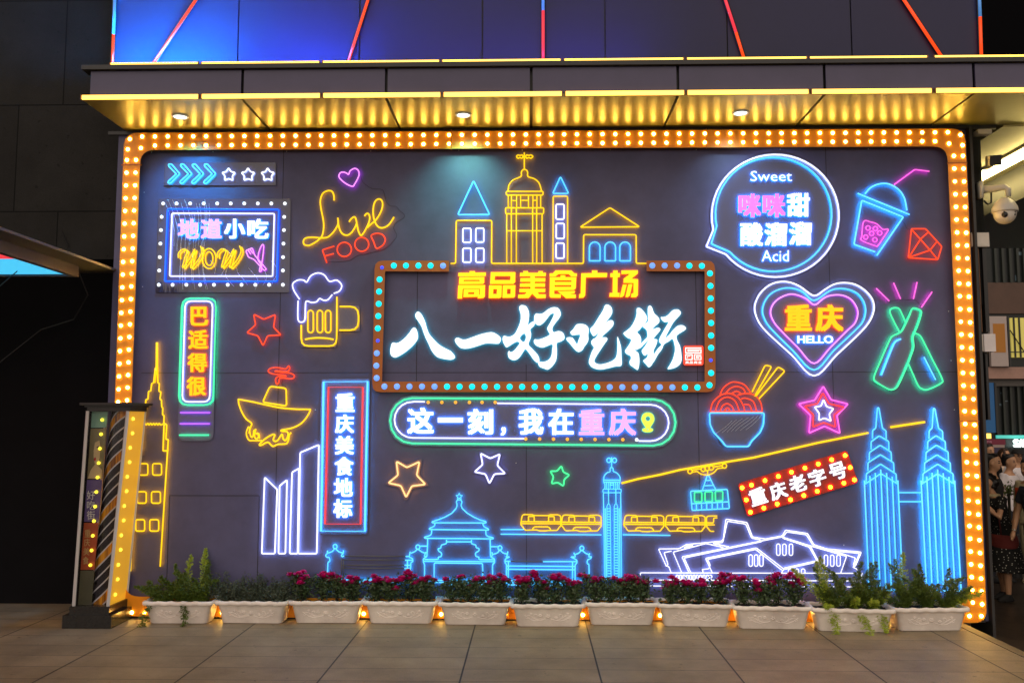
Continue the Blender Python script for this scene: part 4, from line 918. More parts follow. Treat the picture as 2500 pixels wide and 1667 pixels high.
# --- yellow block characters
t = sign('block_letters', 'row of six yellow block characters with orange glow under the skyline', 'letters', 1335, 740)
GL = [[[[(185, 122), (312, 122), (312, 103), (374, 103), (374, 120), (500, 118), (497, 160), (183, 163)]], [[(195, 172), (482, 170), (480, 238), (465, 250), (190, 253)], [(245, 205), (428, 205), (428, 219), (245, 219)]],
       [[(183, 263), (490, 263), (487, 395), (470, 412), (405, 416), (410, 378), (432, 372), (432, 305), (235, 305), (225, 418), (175, 418)]], [[(246, 311), (423, 311), (423, 372), (403, 398), (241, 402)], [(298, 346), (366, 346), (366, 368), (295, 368)]]],
      [[[(557, 115), (838, 115), (836, 230), (815, 250), (548, 250)], [(603, 160), (782, 160), (780, 206), (600, 206)]], [[(537, 266), (682, 265), (678, 398), (660, 412), (532, 413)], [(585, 310), (628, 310), (624, 366), (583, 366)]],
       [[(695, 265), (838, 264), (834, 395), (815, 408), (690, 410)], [(743, 307), (785, 307), (783, 366), (740, 366)]]],
      [[[(893, 122), (935, 122), (926, 103), (980, 101), (987, 122), (1097, 122), (1106, 103), (1158, 103), (1150, 122), (1190, 122), (1186, 163), (1062, 163), (1062, 182), (1182, 182), (1180, 225), (1062, 225), (1062, 243), (1180, 243), (1178, 284), (1062, 284), (1062, 303), (1182, 303), (1180, 345), (1095, 345), (1110, 368), (1188, 370), (1186, 412), (1085, 414), (1032, 362), (990, 412), (870, 413), (872, 373), (945, 370), (970, 345), (884, 345), (886, 305), (1012, 305), (1012, 284), (890, 284), (892, 245), (1012, 243), (1012, 225), (895, 225), (897, 184), (1012, 182), (1012, 163), (890, 163)]]],
      [[[(1232, 130), (1270, 128), (1300, 95), (1482, 95), (1515, 128), (1546, 130), (1544, 165), (1480, 165), (1450, 137), (1335, 137), (1295, 166), (1232, 168)]], [[(1235, 175), (1356, 172), (1356, 150), (1412, 150), (1412, 172), (1538, 172), (1532, 300), (1510, 320), (1285, 325), (1285, 366), (1362, 368), (1358, 410), (1245, 408), (1230, 390)], [(1292, 209), (1482, 209), (1482, 227), (1290, 227)], [(1290, 265), (1480, 265), (1480, 283), (1290, 283)]],
       [[(1322, 333), (1525, 330), (1515, 360), (1460, 368), (1534, 372), (1532, 412), (1420, 414)]]],
      [[[(1595, 128), (1718, 126), (1718, 95), (1780, 95), (1780, 124), (1893, 124), (1890, 173), (1648, 175), (1640, 380), (1620, 408), (1568, 412), (1572, 368), (1588, 362)]]],
      [[[(1930, 128), (1962, 126), (1962, 95), (2014, 95), (2014, 126), (2040, 126), (2038, 172), (2012, 173), (2010, 352), (2035, 352), (2033, 400), (1917, 398), (1922, 354), (1955, 352), (1958, 173), (1928, 172)]], [[(2056, 95), (2245, 93), (2245, 130), (2172, 190), (2248, 195), (2245, 380), (2222, 403), (2165, 403), (2172, 360), (2195, 355), (2195, 240), (2080, 238), (2082, 190), (2155, 135), (2056, 138)]],
       [[(2073, 258), (2118, 256), (2085, 385), (2060, 402), (2036, 402)]], [[(2135, 254), (2183, 252), (2152, 385), (2128, 402), (2102, 400)]]]]
for g in GL: shapes('character', [[ZI.q(l) for l in lp] for lp in g], [M['f_yellow'], M['s_orange']], t, .012, .035)
# --- large brush characters
t = sign('brush_letters', 'five large white glowing brush script characters inside the orange frame', 'letters', 1310, 880)
BR = [(Q4, [[[(150, 995), (95, 960), (83, 880), (105, 780), (135, 760), (185, 768), (240, 745), (320, 680), (390, 600), (425, 545), (463, 520), (500, 545), (522, 620), (523, 690), (495, 745), (420, 830), (310, 920), (210, 980)]],
            [[(515, 268), (555, 280), (600, 340), (640, 430), (665, 520), (705, 620), (770, 700), (860, 790), (960, 850), (1040, 890), (1090, 940), (1117, 985), (1100, 1015), (1050, 1033), (960, 1023), (860, 1000), (800, 960), (740, 880), (690, 770), (650, 690), (615, 600), (580, 500), (530, 420), (490, 360), (483, 310)]]]),
      (Q4, [[[(1120, 700), (1150, 682), (1190, 690), (1240, 710), (1300, 705), (1400, 670), (1530, 625), (1640, 600), (1710, 595), (1780, 625), (1835, 670), (1848, 710), (1825, 765), (1780, 778), (1640, 770), (1560, 785), (1440, 825), (1340, 850), (1270, 856), (1200, 840), (1140, 780), (1115, 730)]]]),
      (Q5, [[[(250, 112), (290, 125), (315, 165), (325, 220), (318, 290), (313, 330), (350, 302), (383, 290), (385, 320), (375, 345), (338, 380), (347, 430), (340, 480), (318, 545), (360, 595), (415, 655), (436, 700), (434, 745), (405, 742), (370, 708), (330, 650), (285, 598), (255, 635), (220, 685), (180, 716), (135, 716), (100, 690), (90, 640), (105, 617), (122, 632), (160, 612), (195, 570), (220, 532), (190, 515), (140, 540), (80, 577), (55, 555), (32, 500), (38, 458), (60, 452), (105, 462), (165, 430), (205, 355), (228, 290), (232, 215), (215, 150), (225, 120)], [(270, 425), (290, 468), (265, 520), (222, 475)]],
            [[(380, 270), (385, 225), (405, 205), (440, 210), (480, 200), (540, 155), (600, 135), (650, 150), (675, 205), (660, 250), (615, 310), (582, 365), (595, 410), (650, 398), (695, 415), (715, 455), (710, 490), (670, 515), (630, 535), (632, 620), (625, 710), (590, 775), (535, 822), (500, 815), (440, 790), (425, 745), (450, 738), (490, 738), (540, 715), (570, 670), (580, 600), (580, 545), (520, 565), (470, 580), (410, 562), (378, 525), (385, 490), (420, 492), (470, 480), (550, 440), (535, 400), (525, 365), (555, 310), (590, 240), (597, 205), (560, 215), (520, 265), (480, 310), (440, 335), (405, 325), (385, 300)]]]),
      (Q5, [[[(780, 410), (810, 380), (845, 330), (880, 320), (935, 325), (975, 355), (983, 400), (978, 440), (980, 490), (965, 530), (935, 570), (915, 605), (880, 628), (850, 620), (810, 580), (770, 530), (738, 495), (745, 470), (790, 468), (815, 485), (852, 540), (870, 500), (888, 442), (850, 440), (800, 443)]],
            [[(1185, 106), (1225, 125), (1243, 170), (1235, 215), (1205, 260), (1170, 302), (1215, 280), (1250, 285), (1257, 320), (1240, 355), (1190, 405), (1150, 440), (1130, 465), (1180, 470), (1188, 495), (1160, 535), (1110, 610), (1065, 680), (1045, 730), (1070, 757), (1120, 765), (1200, 745), (1260, 715), (1290, 670), (1300, 570), (1298, 465), (1315, 490), (1340, 580), (1345, 680), (1348, 760), (1330, 785), (1280, 788), (1200, 808), (1120, 822), (1060, 815), (1010, 790), (985, 745), (995, 690), (1020, 620), (1040, 580), (1015, 545), (1012, 510), (1035, 485), (1060, 470), (1090, 420), (1040, 455), (1010, 420), (1000, 375), (1040, 330), (1090, 250), (1140, 170), (1160, 120)]]]),
      (Q5, [[[(1520, 145), (1555, 148), (1600, 195), (1628, 250), (1622, 285), (1600, 318), (1570, 350), (1545, 385), (1518, 410), (1550, 450), (1562, 500), (1545, 560), (1495, 605), (1530, 640), (1542, 700), (1540, 770), (1525, 825), (1500, 815), (1465, 790), (1440, 770), (1433, 735), (1450, 700), (1440, 670), (1400, 650), (1383, 620), (1400, 590), (1440, 530), (1450, 490), (1415, 475), (1380, 445), (1367, 420), (1400, 395), (1450, 350), (1490, 280), (1510, 220), (1512, 165)]],
            [[(1655, 118), (1680, 135), (1705, 200), (1750, 245), (1764, 280), (1755, 310), (1720, 340), (1685, 380), (1740, 362), (1770, 370), (1772, 390), (1740, 430), (1700, 480), (1735, 490), (1740, 510), (1725, 560), (1700, 610), (1700, 655), (1690, 750), (1650, 797), (1620, 770), (1585, 730), (1600, 710), (1625, 690), (1635, 650), (1600, 670), (1575, 640), (1570, 610), (1600, 570), (1640, 500), (1560, 580), (1540, 590), (1510, 605), (1500, 590), (1550, 545), (1600, 495), (1630, 460), (1625, 400), (1610, 375), (1575, 345), (1600, 320), (1630, 300), (1640, 270), (1635, 200), (1637, 140)]],
            [[(1780, 245), (1820, 243), (1860, 220), (1910, 170), (1965, 160), (1998, 185), (1995, 215), (1960, 255), (1920, 300), (1880, 370), (1830, 470), (1870, 440), (1920, 380), (1970, 340), (2020, 335), (2055, 360), (2048, 385), (2000, 415), (1955, 450), (1960, 500), (1990, 560), (2005, 640), (2008, 720), (1985, 770), (1930, 805), (1855, 818), (1880, 770), (1915, 700), (1935, 610), (1930, 550), (1908, 485), (1870, 510), (1815, 545), (1790, 600), (1745, 660), (1695, 745), (1680, 700), (1740, 600), (1785, 550), (1762, 520), (1765, 480), (1790, 430), (1830, 360), (1862, 300), (1820, 300), (1790, 275)]]])]
for z, g in BR: shapes('character', [[catmull(z.q(l), True, 4) for l in lp] for lp in g], [M['f_brush'], M['s_teal']], t, .012, .045)
# --- seal
t = sign('seal_sign', 'small red rounded seal plaque with white maze lines at the end of the brush characters', 'seal', 1692, 868)
ZS = Z(1660, 640, .1658)
shape('plaque', [fillet(ZS.q([(48, 1228), (348, 1225), (348, 1520), (48, 1520)]), 6, True)], [M['f_red'], M['f_red']], t, .004, .03)
def ln(*p): return tuple(p)
def thick(z, pts, hw):
    o = []
    for (x0, y0), (x1, y1) in zip(pts, pts[1:]):
        xa, xb = sorted((x0, x1)); ya, yb = sorted((y0, y1)); o.append([z.q([(xa - hw, ya - hw), (xb + hw, ya - hw), (xb + hw, yb + hw), (xa - hw, yb + hw)])])
    return o
mz = thick(ZS, [(310, 1262), (84, 1262), (84, 1333), (310, 1333), (310, 1288), (118, 1288)], 7) + thick(ZS, [(118, 1288), (118, 1310), (280, 1310)], 5)
mz += thick(ZS, [(180, 1360), (84, 1360), (84, 1432), (180, 1432), (180, 1360)], 7) + thick(ZS, [(150, 1385), (112, 1385), (112, 1405)], 5) + thick(ZS, [(310, 1360), (212, 1360), (212, 1432), (310, 1432), (310, 1385), (240, 1385), (240, 1405), (280, 1405)], 6)
shapes('maze_lines', mz, [M['f_white'], M['f_white']], t, .031, .004)
for ch, x in zip('高品商业', (106, 168, 232, 293)): char(ch, ZS, x, 1474, 52, 40, [M['f_white'], M['f_white']], t, .031, .004, .02)
# --- speech bubble
t = sign('bubble_sign', 'large round speech bubble with white and cyan rings, words Sweet and Acid around characters', 'neon sign', 1890, 530)
def ring(cx, cy, rx, ry, tip, a0, a1):
    o = [tip]; n = 46
    for i in range(n + 1):
        a = R(a0 + (a1 - a0) * i / n); o.append((cx + rx * math.cos(a), cy - ry * math.sin(a)))
    return o
b1 = ring(668, 586, 487, 469, (140, 822), 193, -141); b2 = ring(655, 575, 445, 437, (178, 800), 192, -139)
plate(Z3.q(ring(668, 586, 500, 480, (122, 826), 193, -141)), M['film2'], t, r=2)
tubes('outer_ring', M['white'], [(fillet(Z3.q(b1), 3, True), True)], t, r=.0075); tubes('inner_ring', M['cyan'], [(fillet(Z3.q(b2), 3, True), True)], t, r=.0075)
for ch, x, y, k in (('咪', 472, 508, 1), ('咪', 658, 508, 1), ('甜', 845, 503, 0), ('酸', 487, 728, 0), ('溜', 672, 728, 0), ('溜', 860, 722, 0)):
    char(ch, Z3, x, y, 176, 182, [M['f_magenta' if k else 'f_white'], M['s_cyan']], t, bold=.048)
char('Sweet', Z3, 637, 283, 318, 78, [M['f_white'], M['s_cyan']], t, th=.012, bold=-.004, name='word'); char('Acid', Z3, 668, 893, 208, 86, [M['f_white'], M['s_cyan']], t, th=.012, bold=-.004, name='word')
# --- drink cup
t = sign('drink_cup_sign', 'tilted cyan takeaway cup with domed lid, pink straw and pink bubbly drink', 'neon sign', 2150, 530)
tubes('straw_tube', M['pink'], [Z3.p((1578, 348), (1735, 233), (1847, 247))], t)
tubes('lid_tube', M['cyan2'], [Z3.s((1355, 418), (1400, 370), (1470, 342), (1540, 345), (1610, 385), (1655, 450), (1675, 545)), Z3.p((1298, 415), (1695, 577))], t, r=.0075)
tubes('cup_tube', M['cyan2'], [Z3.p((1432, 863), (1270, 805), (1330, 468), (1648, 596), (1445, 890))], t, r=.0075)
tubes('drink_tube', M['pink'], [Z3.sc((1345, 630), (1400, 635), (1445, 650), (1490, 690), (1532, 690), (1515, 725), (1455, 812), (1430, 815), (1330, 775), (1330, 740))] + [Z3.c(x, y, 17, n=14) for x, y in ((1378, 680), (1434, 685), (1467, 718), (1405, 722), (1360, 750), (1430, 770))], t, r=.006)
tubes('wire', M['joint'], [Z3.s((1640, 620), (1660, 650), (1672, 680), (1700, 692))], t, r=.0018, d=.006, n=4)
# --- gem
t = sign('gem_sign', 'red outlined cut gem right of the cyan cup', 'neon sign', 2260, 600)
tubes('gem_tube', M['red'], [Z3.pc((1710, 686), (1818, 686), (1942, 822), (1912, 922), (1686, 908)), Z3.p((1712, 692), (1853, 850), (1908, 918)), Z3.p((1780, 765), (1835, 716)), Z3.p((1853, 850), (1900, 790)), Z3.p((1690, 905), (1780, 765)), Z3.p((1690, 905), (1853, 850))], t, r=.0072)
# --- heart
t = sign('heart_sign', 'large heart sign of white, cyan and pink outlines around two amber characters', 'neon sign', 1990, 800)
h1 = [(965, 194), (860, 125), (780, 92), (700, 88), (620, 115), (550, 180), (513, 260), (515, 330), (550, 410), (620, 490), (790, 645), (965, 807), (1140, 645), (1310, 485), (1390, 390), (1423, 300), (1410, 220), (1350, 150), (1270, 105), (1180, 95), (1110, 110), (1050, 145)]
h2 = [(965, 230), (880, 165), (800, 137), (720, 140), (640, 175), (590, 235), (570, 310), (590, 380), (640, 450), (800, 610), (965, 762), (1120, 610), (1280, 460), (1340, 390), (1360, 310), (1345, 240), (1300, 180), (1230, 147), (1150, 140), (1080, 160)]
h3 = [(968, 264), (900, 215), (820, 185), (760, 187), (690, 220), (645, 270), (632, 330), (660, 400), (720, 470), (840, 590), (965, 712), (1090, 590), (1215, 465), (1280, 400), (1300, 320), (1275, 255), (1230, 210), (1160, 188), (1080, 195), (1030, 220)]
plate(Z4.q([((a - 965) * 1.03 + 965, (b - 440) * 1.03 + 440) for a, b in h1]), M['film2'], t, r=2)
tubes('outer_heart', M['white'], [Z4.sc(*h1)], t, r=.0072); tubes('middle_heart', M['cyan'], [Z4.sc(*h2)], t); tubes('inner_heart', M['violet'], [Z4.sc(*h3)], t)
char('重', Z4, 845, 362, 207, 202, [M['f_amber'], M['s_orange']], t, bold=.048); char('庆', Z4, 1083, 364, 214, 208, [M['f_amber'], M['s_orange']], t, bold=.048)
char('HELLO', Z4, 975, 528, 275, 60, [M['f_white'], M['s_cyan']], t, bold=.03, name='word')
# --- bottles
t = sign('bottles_sign', 'two crossed green outlined bottles under four pink rays', 'neon sign', 2220, 850)
tubes('front_bottle', M['mint'], [Z4.sc((1715, 295), (1745, 292), (1782, 308), (1784, 340), (1755, 430), (1722, 510), (1728, 580), (1712, 640), (1660, 770), (1605, 885), (1565, 913), (1525, 905), (1440, 853), (1424, 815), (1470, 700), (1540, 540), (1570, 500), (1630, 470), (1665, 410), (1695, 345))], t, r=.0072)
tubes('rear_bottle', M['mint'], [Z4.s((1665, 400), (1640, 340), (1612, 292), (1565, 290), (1545, 318), (1575, 390), (1620, 475)), Z4.s((1738, 482), (1770, 495), (1795, 530), (1870, 680), (1943, 825), (1935, 865), (1835, 912), (1788, 905), (1760, 878), (1720, 790), (1685, 712))], t, r=.0072)
tubes('highlight_tube', M['cyan2'], [Z4.s((1630, 525), (1590, 545), (1560, 600), (1480, 802))], t); tubes('highlight_tube', M['cyan2'], [Z4.p((1806, 663), (1895, 838))], t)
for p in (((1440, 138), (1540, 235)), ((1573, 95), (1627, 220)), ((1753, 90), (1725, 220)), ((1868, 165), (1787, 283))): tubes('ray_tube', M['pink'], [Z4.p(*p)], t)
plate(Z4.q([(1710, 285), (1792, 305), (1735, 510), (1735, 600), (1610, 900), (1560, 925), (1415, 855), (1560, 500), (1625, 465)]), M['film2'], t, r=5)
tubes('wire', M['joint'], [Z4.s((1540, 238), (1580, 232), (1627, 222), (1680, 226), (1725, 222), (1760, 245), (1787, 283))], t, r=.0016, d=.006, n=4)
# --- noodle bowl
t = sign('noodle_bowl_sign', 'cyan bowl heaped with red noodle arcs and two yellow chopsticks', 'neon sign', 1800, 1000)
plate(Z4.q([(168, 1090), (580, 1090), (582, 1150), (560, 1230), (485, 1310), (465, 1350), (290, 1350), (265, 1340), (190, 1230), (165, 1150)]), M['film2'], t)
tubes('noodle_tube', M['red'], [Z4.s((245, 950), (270, 900), (320, 862), (365, 855), (430, 875), (475, 930), (480, 950)), Z4.s((280, 950), (320, 905), (370, 888), (420, 905), (440, 940)), Z4.s((330, 945), (370, 925), (405, 942)),
    Z4.s((170, 1078), (190, 1010), (250, 955), (320, 942), (385, 975), (425, 1040), (432, 1078)), Z4.s((208, 1078), (240, 1000), (300, 970), (360, 1000), (392, 1078)), Z4.s((245, 1078), (265, 1035), (300, 1020), (335, 1040), (352, 1078)), Z4.s((280, 1078), (290, 1058), (300, 1053), (310, 1058), (320, 1078)),
    Z4.s((380, 955), (440, 942), (510, 955), (555, 1010), (568, 1078)), Z4.s((405, 985), (440, 978), (500, 1005), (525, 1078)), Z4.s((430, 1025), (470, 1032), (488, 1078)), Z4.p((168, 1080), (570, 1080))], t, r=.0062)
tubes('chopstick_tube', M['yellow'], [Z4.p((490, 930), (590, 725), (640, 735), (510, 962), r=5)], t); tubes('chopstick_tube', M['yellow'], [Z4.p((517, 965), (690, 738), (742, 770), (540, 985), r=5)], t)
tubes('bowl_tube', M['cyan'], [Z4.pc((163, 1090), (583, 1090), (578, 1180), (552, 1240), (485, 1308), (465, 1348), (290, 1348), (262, 1308), (195, 1240), (168, 1180), r=5)], t, r=.0072)
for k in range(7): tubes('film_crease', M['crease'], [Z4.s(*[(215 + 38 * k + j * 32 + 8 * math.sin(k + j), 1245 - j * (24 + k) - 4 * k) for j in range(5)])], t, r=.0009, d=.0115, n=4)  # reflections in the bowl's film, drawn as pale strands
# --- triple star
t = sign('triple_star_sign', 'pink star with a red and a white star nested inside', 'neon sign', 2010, 1005)
tubes('outer_star', M['pink'], [Z4.pc((1035, 887), (1095, 990), (1225, 1022), (1140, 1110), (1163, 1247), (1045, 1192), (926, 1245), (938, 1110), (847, 1022), (970, 993), r=3)], t, r=.0074)
tubes('middle_star', M['red2'], [Z4.pc((1032, 937), (1078, 1020), (1198, 1048), (1118, 1105), (1130, 1198), (1040, 1165), (955, 1198), (960, 1105), (893, 1040), (990, 1020), r=3)], t)
tubes('inner_star', M['white'], [Z4.pc((1037, 988), (1060, 1042), (1114, 1058), (1080, 1100), (1095, 1154), (1045, 1130), (1001, 1147), (1005, 1095), (968, 1045), (1018, 1038), r=3)], t)
# --- cable car
t = sign('cable_car_sign', 'green and cyan cable car hanging from a long yellow cable line', 'neon sign', 1730, 1200)
cab = ZB.q([(245, 648), (500, 582), (850, 515), (1180, 435), (1900, 312), (2350, 240)]) + Z4.q([(1000, 1318), (1380, 1243)])
tubes('cable_tube', M['yellow'], [(cab, False)], t, r=.0095, d=.02); tubes('cable_tube', M['yellow'], [Z4.p((1550, 1200), (1813, 1160))], t, r=.0105)
tubes('trolley_tube', M['yellow'], [ZB.c(x, y, 36, n=14) for x, y in ((1338, 458), (1548, 425), (1610, 412), (1675, 402), (1885, 372))] + [ZB.p((1372, 438), (1515, 415)), ZB.p((1705, 390), (1848, 366)), ZB.s((1375, 472), (1450, 462), (1510, 500), (1620, 517), (1720, 475), (1780, 415), (1880, 405)), ZB.p((1617, 445), (1617, 515))], t, r=.0055)
tubes('hanger_tube', M['cyan'], [ZB.p((1613, 520), (1533, 762)), ZB.p((1632, 520), (1748, 752)), ZB.p((1595, 605), (1665, 600)), ZB.p((1565, 688), (1708, 682))], t, r=.0055)
tubes('cabin_tube', M['cyan'], [ZB.pc((1345, 775), (1932, 745), (1965, 1050), (1370, 1080)), ZB.p((1373, 974), (1950, 944))] + [ZB.p((x, 985 - (x - 1440) * .05), (x, 1070 - (x - 1440) * .04)) for x in (1440, 1520, 1603, 1690, 1775, 1855)], t, r=.0062)
for x, y in ((1467, 868), (1635, 862), (1800, 852)): tubes('window_tube', M['green'], [ZB.rect(x, y, 58, 78, 3)], t, r=.0062)
# --- tilted red bulb sign
t = sign('bulb_sign', 'tilted red plaque edged with amber bulbs bearing five white characters', 'light sign', 1945, 1180)
shape('panel', [fillet(ZE.q([(140, 650), (1880, 122), (2060, 640), (290, 1182)]), 8, True)], M['redpanel'], t, .004, .02)
for x, y in ((208, 720), (357, 675), (573, 605), (785, 538), (995, 470), (1210, 405), (1422, 340), (1636, 272), (1852, 205), (1932, 397), (2000, 592), (1832, 645), (1615, 710), (1405, 775), (1192, 843), (980, 910), (768, 977), (555, 1043), (340, 1108), (275, 912)):
    bulb(t, *ZE.q([(x, y)])[0], 'bulbr', 4.7, .027)
for ch, x, y in (('重', 462, 858), ('庆', 785, 765), ('老', 1095, 652), ('字', 1408, 558), ('号', 1735, 452)): char(ch, ZE, x, y, 272, 270, [M['f_white'], M['s_cyan']], t, .026, .02, rot=-R(17.4))
# --- twin towers
t = sign('twin_towers_sign', 'pair of tall cyan stepped skyscraper outlines joined by a bridge', 'neon sign', 2230, 1400)
def tower(spire, tiers, last, verts, bottom, m):
    tubes('spire_tube', m, [ZF.p(*spire)], t, r=.0068); tubes('tier_tube', m, [ZF.p(*a) for a in tiers] + [ZF.p(*last)], t, r=.0068)
    tubes('facade_tube', m, [ZF.p(*a) for a in verts] + [ZF.p(*bottom)], t, r=.0068)
tower([(130, 295), (132, 230), (157, 213), (170, 50), (182, 50), (211, 215), (238, 232), (241, 298)],
      [[(120, 382), (120, 320), (185, 273), (260, 317), (262, 382)], [(105, 467), (107, 405), (193, 348), (279, 402), (283, 470)], [(94, 552), (95, 488), (195, 423), (299, 487), (302, 560)], [(80, 652), (82, 575), (196, 498), (319, 577), (322, 652)]],
      [(75, 656), (198, 573), (331, 656)], [[(66, 628), (104, 1500)], [(110, 593), (148, 1500)], [(153, 568), (192, 1500)], [(196, 540), (238, 1500)], [(243, 568), (282, 1500)], [(288, 597), (326, 1500)], [(333, 628), (373, 1500)]], [(104, 1505), (374, 1505)], M['cyan'])
tower([(581, 295), (583, 232), (606, 213), (616, 55), (628, 55), (658, 215), (689, 235), (692, 302)],
      [[(569, 382), (572, 318), (638, 271), (711, 318), (713, 384)], [(556, 468), (558, 405), (641, 347), (734, 402), (736, 472)], [(545, 554), (547, 488), (646, 424), (751, 488), (753, 557)], [(532, 656), (533, 575), (651, 498), (773, 575), (776, 655)]],
      [(525, 656), (650, 575), (779, 653)], [[(518, 628), (563, 1500)], [(564, 596), (607, 1500)], [(606, 567), (656, 1500)], [(650, 540), (698, 1500)], [(695, 570), (741, 1500)], [(740, 598), (788, 1500)], [(786, 628), (838, 1508)]], [(563, 1508), (838, 1508)], M['cyan2'])
tubes('bridge_tube', M['cyan'], [ZF.p((343, 725), (520, 725)), ZF.p((343, 797), (522, 797))], t, r=.006)
# --- palace hall with gate posts
t = sign('palace_sign', 'cyan outlined tiered palace hall with star finial between curled gate posts', 'neon sign', 1120, 1420)
mir = lambda p: [(3556 - a, b) for a, b in p]
tubes('finial_tube', M['cyan'], [(ZC.q(star(1783, 112, 42, 20)), True), ZC.s((1742, 265), (1755, 225), (1748, 180), (1765, 157), (1800, 157), (1816, 180), (1808, 225), (1822, 265))], t, r=.0055)
tubes('roof_tube', M['cyan'], [ZC.p((1742, 265), (1690, 325), (1600, 375), (1500, 415), (1435, 433), (1438, 448), (2125, 450), (2125, 433), (2050, 412), (1960, 370), (1880, 320), (1822, 265)),
    ZC.p((1474, 455), (1468, 490), (1400, 520), (1402, 533), (2160, 541), (2155, 525), (2095, 495), (2085, 457)), ZC.p((1432, 545), (1428, 595), (1400, 615), (1337, 630), (1342, 645), (2218, 652), (2216, 636), (2150, 622), (2124, 600), (2122, 548))], t, r=.006)
tubes('wall_tube', M['cyan'], [ZC.p((1380, 655), (1378, 750), (1370, 880), (1325, 905), (1325, 950), (1340, 975), (1340, 1170)), ZC.p((2178, 655), (2182, 880), (2230, 905), (2230, 960), (2208, 985), (2208, 1170)), ZC.p((1280, 745), (1375, 745)), ZC.p((2185, 752), (2280, 752)),
    ZC.s((1620, 665), (1616, 712), (1560, 730), (1545, 770), (1515, 777), (1522, 808), (1555, 832), (1552, 875), (1515, 887), (1505, 913), (1340, 915), sub=3), ZC.s((1940, 668), (1942, 712), (1992, 730), (2000, 762), (2035, 777), (2030, 808), (1993, 832), (1997, 872), (2035, 887), (2046, 915), (2225, 917), sub=3),
    ZC.p((1620, 690), (1936, 690)), ZC.p((1335, 938), (2225, 942)), ZC.p((1462, 1170), (1464, 960), (2080, 965), (2084, 1170))], t, r=.006)
def post(loop, roof, left, right):
    z = ZC if loop[2] == 'C' else ZD
    tubes('gate_post', M['cyan'], [z.c(loop[0], loop[1], 25, 28, n=14), z.s(*roof, sub=3), z.s(*left, sub=3), z.s(*right, sub=3)], t, r=.006)
post((200, 750, 'C'), [(105, 833), (160, 815), (200, 778), (245, 815), (297, 832)], [(103, 800), (97, 842), (78, 862), (92, 885), (125, 892), (130, 940), (107, 965), (102, 1160)], [(305, 798), (302, 838), (280, 858), (288, 880), (312, 868)])
post((1255, 757, 'C'), [(1165, 835), (1215, 815), (1255, 785), (1300, 815), (1350, 835)], [(1157, 815), (1150, 855), (1147, 882), (1185, 905), (1187, 945), (1165, 968), (1162, 1170)], [(1358, 820), (1340, 870), (1365, 885)])
post((212, 768, 'D'), [(125, 850), (180, 830), (212, 797), (250, 830), (300, 845)], [(110, 822), (115, 860), (102, 885), (140, 910), (140, 960), (118, 988), (120, 1170)], [(312, 812), (305, 860), (292, 882), (335, 882), (282, 910), (280, 960), (296, 992), (292, 1180)])
post((1257, 772, 'D'), [(1160, 855), (1215, 835), (1257, 800), (1305, 835), (1355, 855)], [(1155, 830), (1172, 880), (1117, 882), (1188, 920), (1190, 965), (1172, 992), (1172, 1185)], [(1358, 835), (1345, 880), (1378, 878), (1365, 905), (1330, 922), (1328, 968), (1348, 988), (1350, 1165)])
for dr_ in (ZC.p((280, 920), (1092, 922)), ZC.p((285, 988), (1085, 986)), ZC.p((290, 1026), (1085, 1028)), ZC.p((320, 870), (1100, 876)), ZC.p((280, 900), (281, 1160)), ZC.p((307, 930), (307, 1160)), ZD.p((348, 938), (760, 942))): tubes('dead_rail_tube', M['unlit'], [dr_], t, r=.0055)
tubes('rail_tube', M['cyan'], [ZC.p((1092, 924), (1182, 925)), ZC.p((1085, 988), (1165, 988)), ZC.p((1085, 1030), (1165, 1030)), ZC.p((1122, 930), (1120, 1165)), ZC.p((1100, 876), (1150, 878)), ZD.p((285, 938), (348, 938)), ZD.p((760, 942), (1190, 942)), ZD.p((305, 998), (1165, 1004)), ZD.p((305, 1040), (1165, 1046)), ZD.p((320, 945), (318, 1185)), ZD.p((1138, 950), (1138, 1185)),
    ([(800, 1414), (1100, 1416), (1420, 1417)], False), ([(796, 1419), (1100, 1421), (1416, 1422)], False), ([(1090, 1426), (1400, 1428)], False)], t, r=.006)
# --- monument tower
t = sign('clock_tower_sign', 'slim cyan monument tower with domed lantern and two ladder like window strips', 'neon sign', 1495, 1400)
tubes('dome_tube', M['cyan'], [ZA.p((1915, 103), (1915, 258)), ZA.c(1872, 152, 33, 36, 14), ZA.c(1962, 152, 33, 36, 14), ZA.s((1787, 470), (1800, 400), (1845, 350), (1890, 332), (1892, 288), (1915, 262), (1940, 288), (1945, 328), (2000, 355), (2045, 410), (2053, 470)), ZA.p((1790, 467), (2050, 467)), ZA.p((1790, 498), (2045, 498))], t, r=.0055)
tubes('lantern_tube', M['cyan'], [ZA.s((1787, 465), (1792, 505), (1807, 540), (1805, 605)), ZA.s((2052, 465), (2047, 505), (2034, 540), (2036, 605))] + [ZA.p((x, 500), (x, 605)) for x in (1830, 1862, 1892, 1950, 1982, 2010)] + [ZA.p((1895, 520), (1948, 520)), ZA.p((1895, 548), (1948, 548)), ZA.pc((1777, 610), (2068, 610), (2068, 668), (1777, 668))], t, r=.0045)
def yl(x0, x1, y0=1203, y1=1412): return ([(x0, y0), (x1, y1)], False)
tubes('shaft_tube', M['cyan'], [yl(1473.2, 1476.5, 1203, 1415), yl(1515.3, 1517.5, 1203, 1412), yl(1477.5, 1480, 1240, 1415), yl(1511.5, 1513.5, 1240, 1412), ZA.p((1865, 612), (1868, 840)), ZA.p((1982, 612), (1985, 840))], t, r=.005)
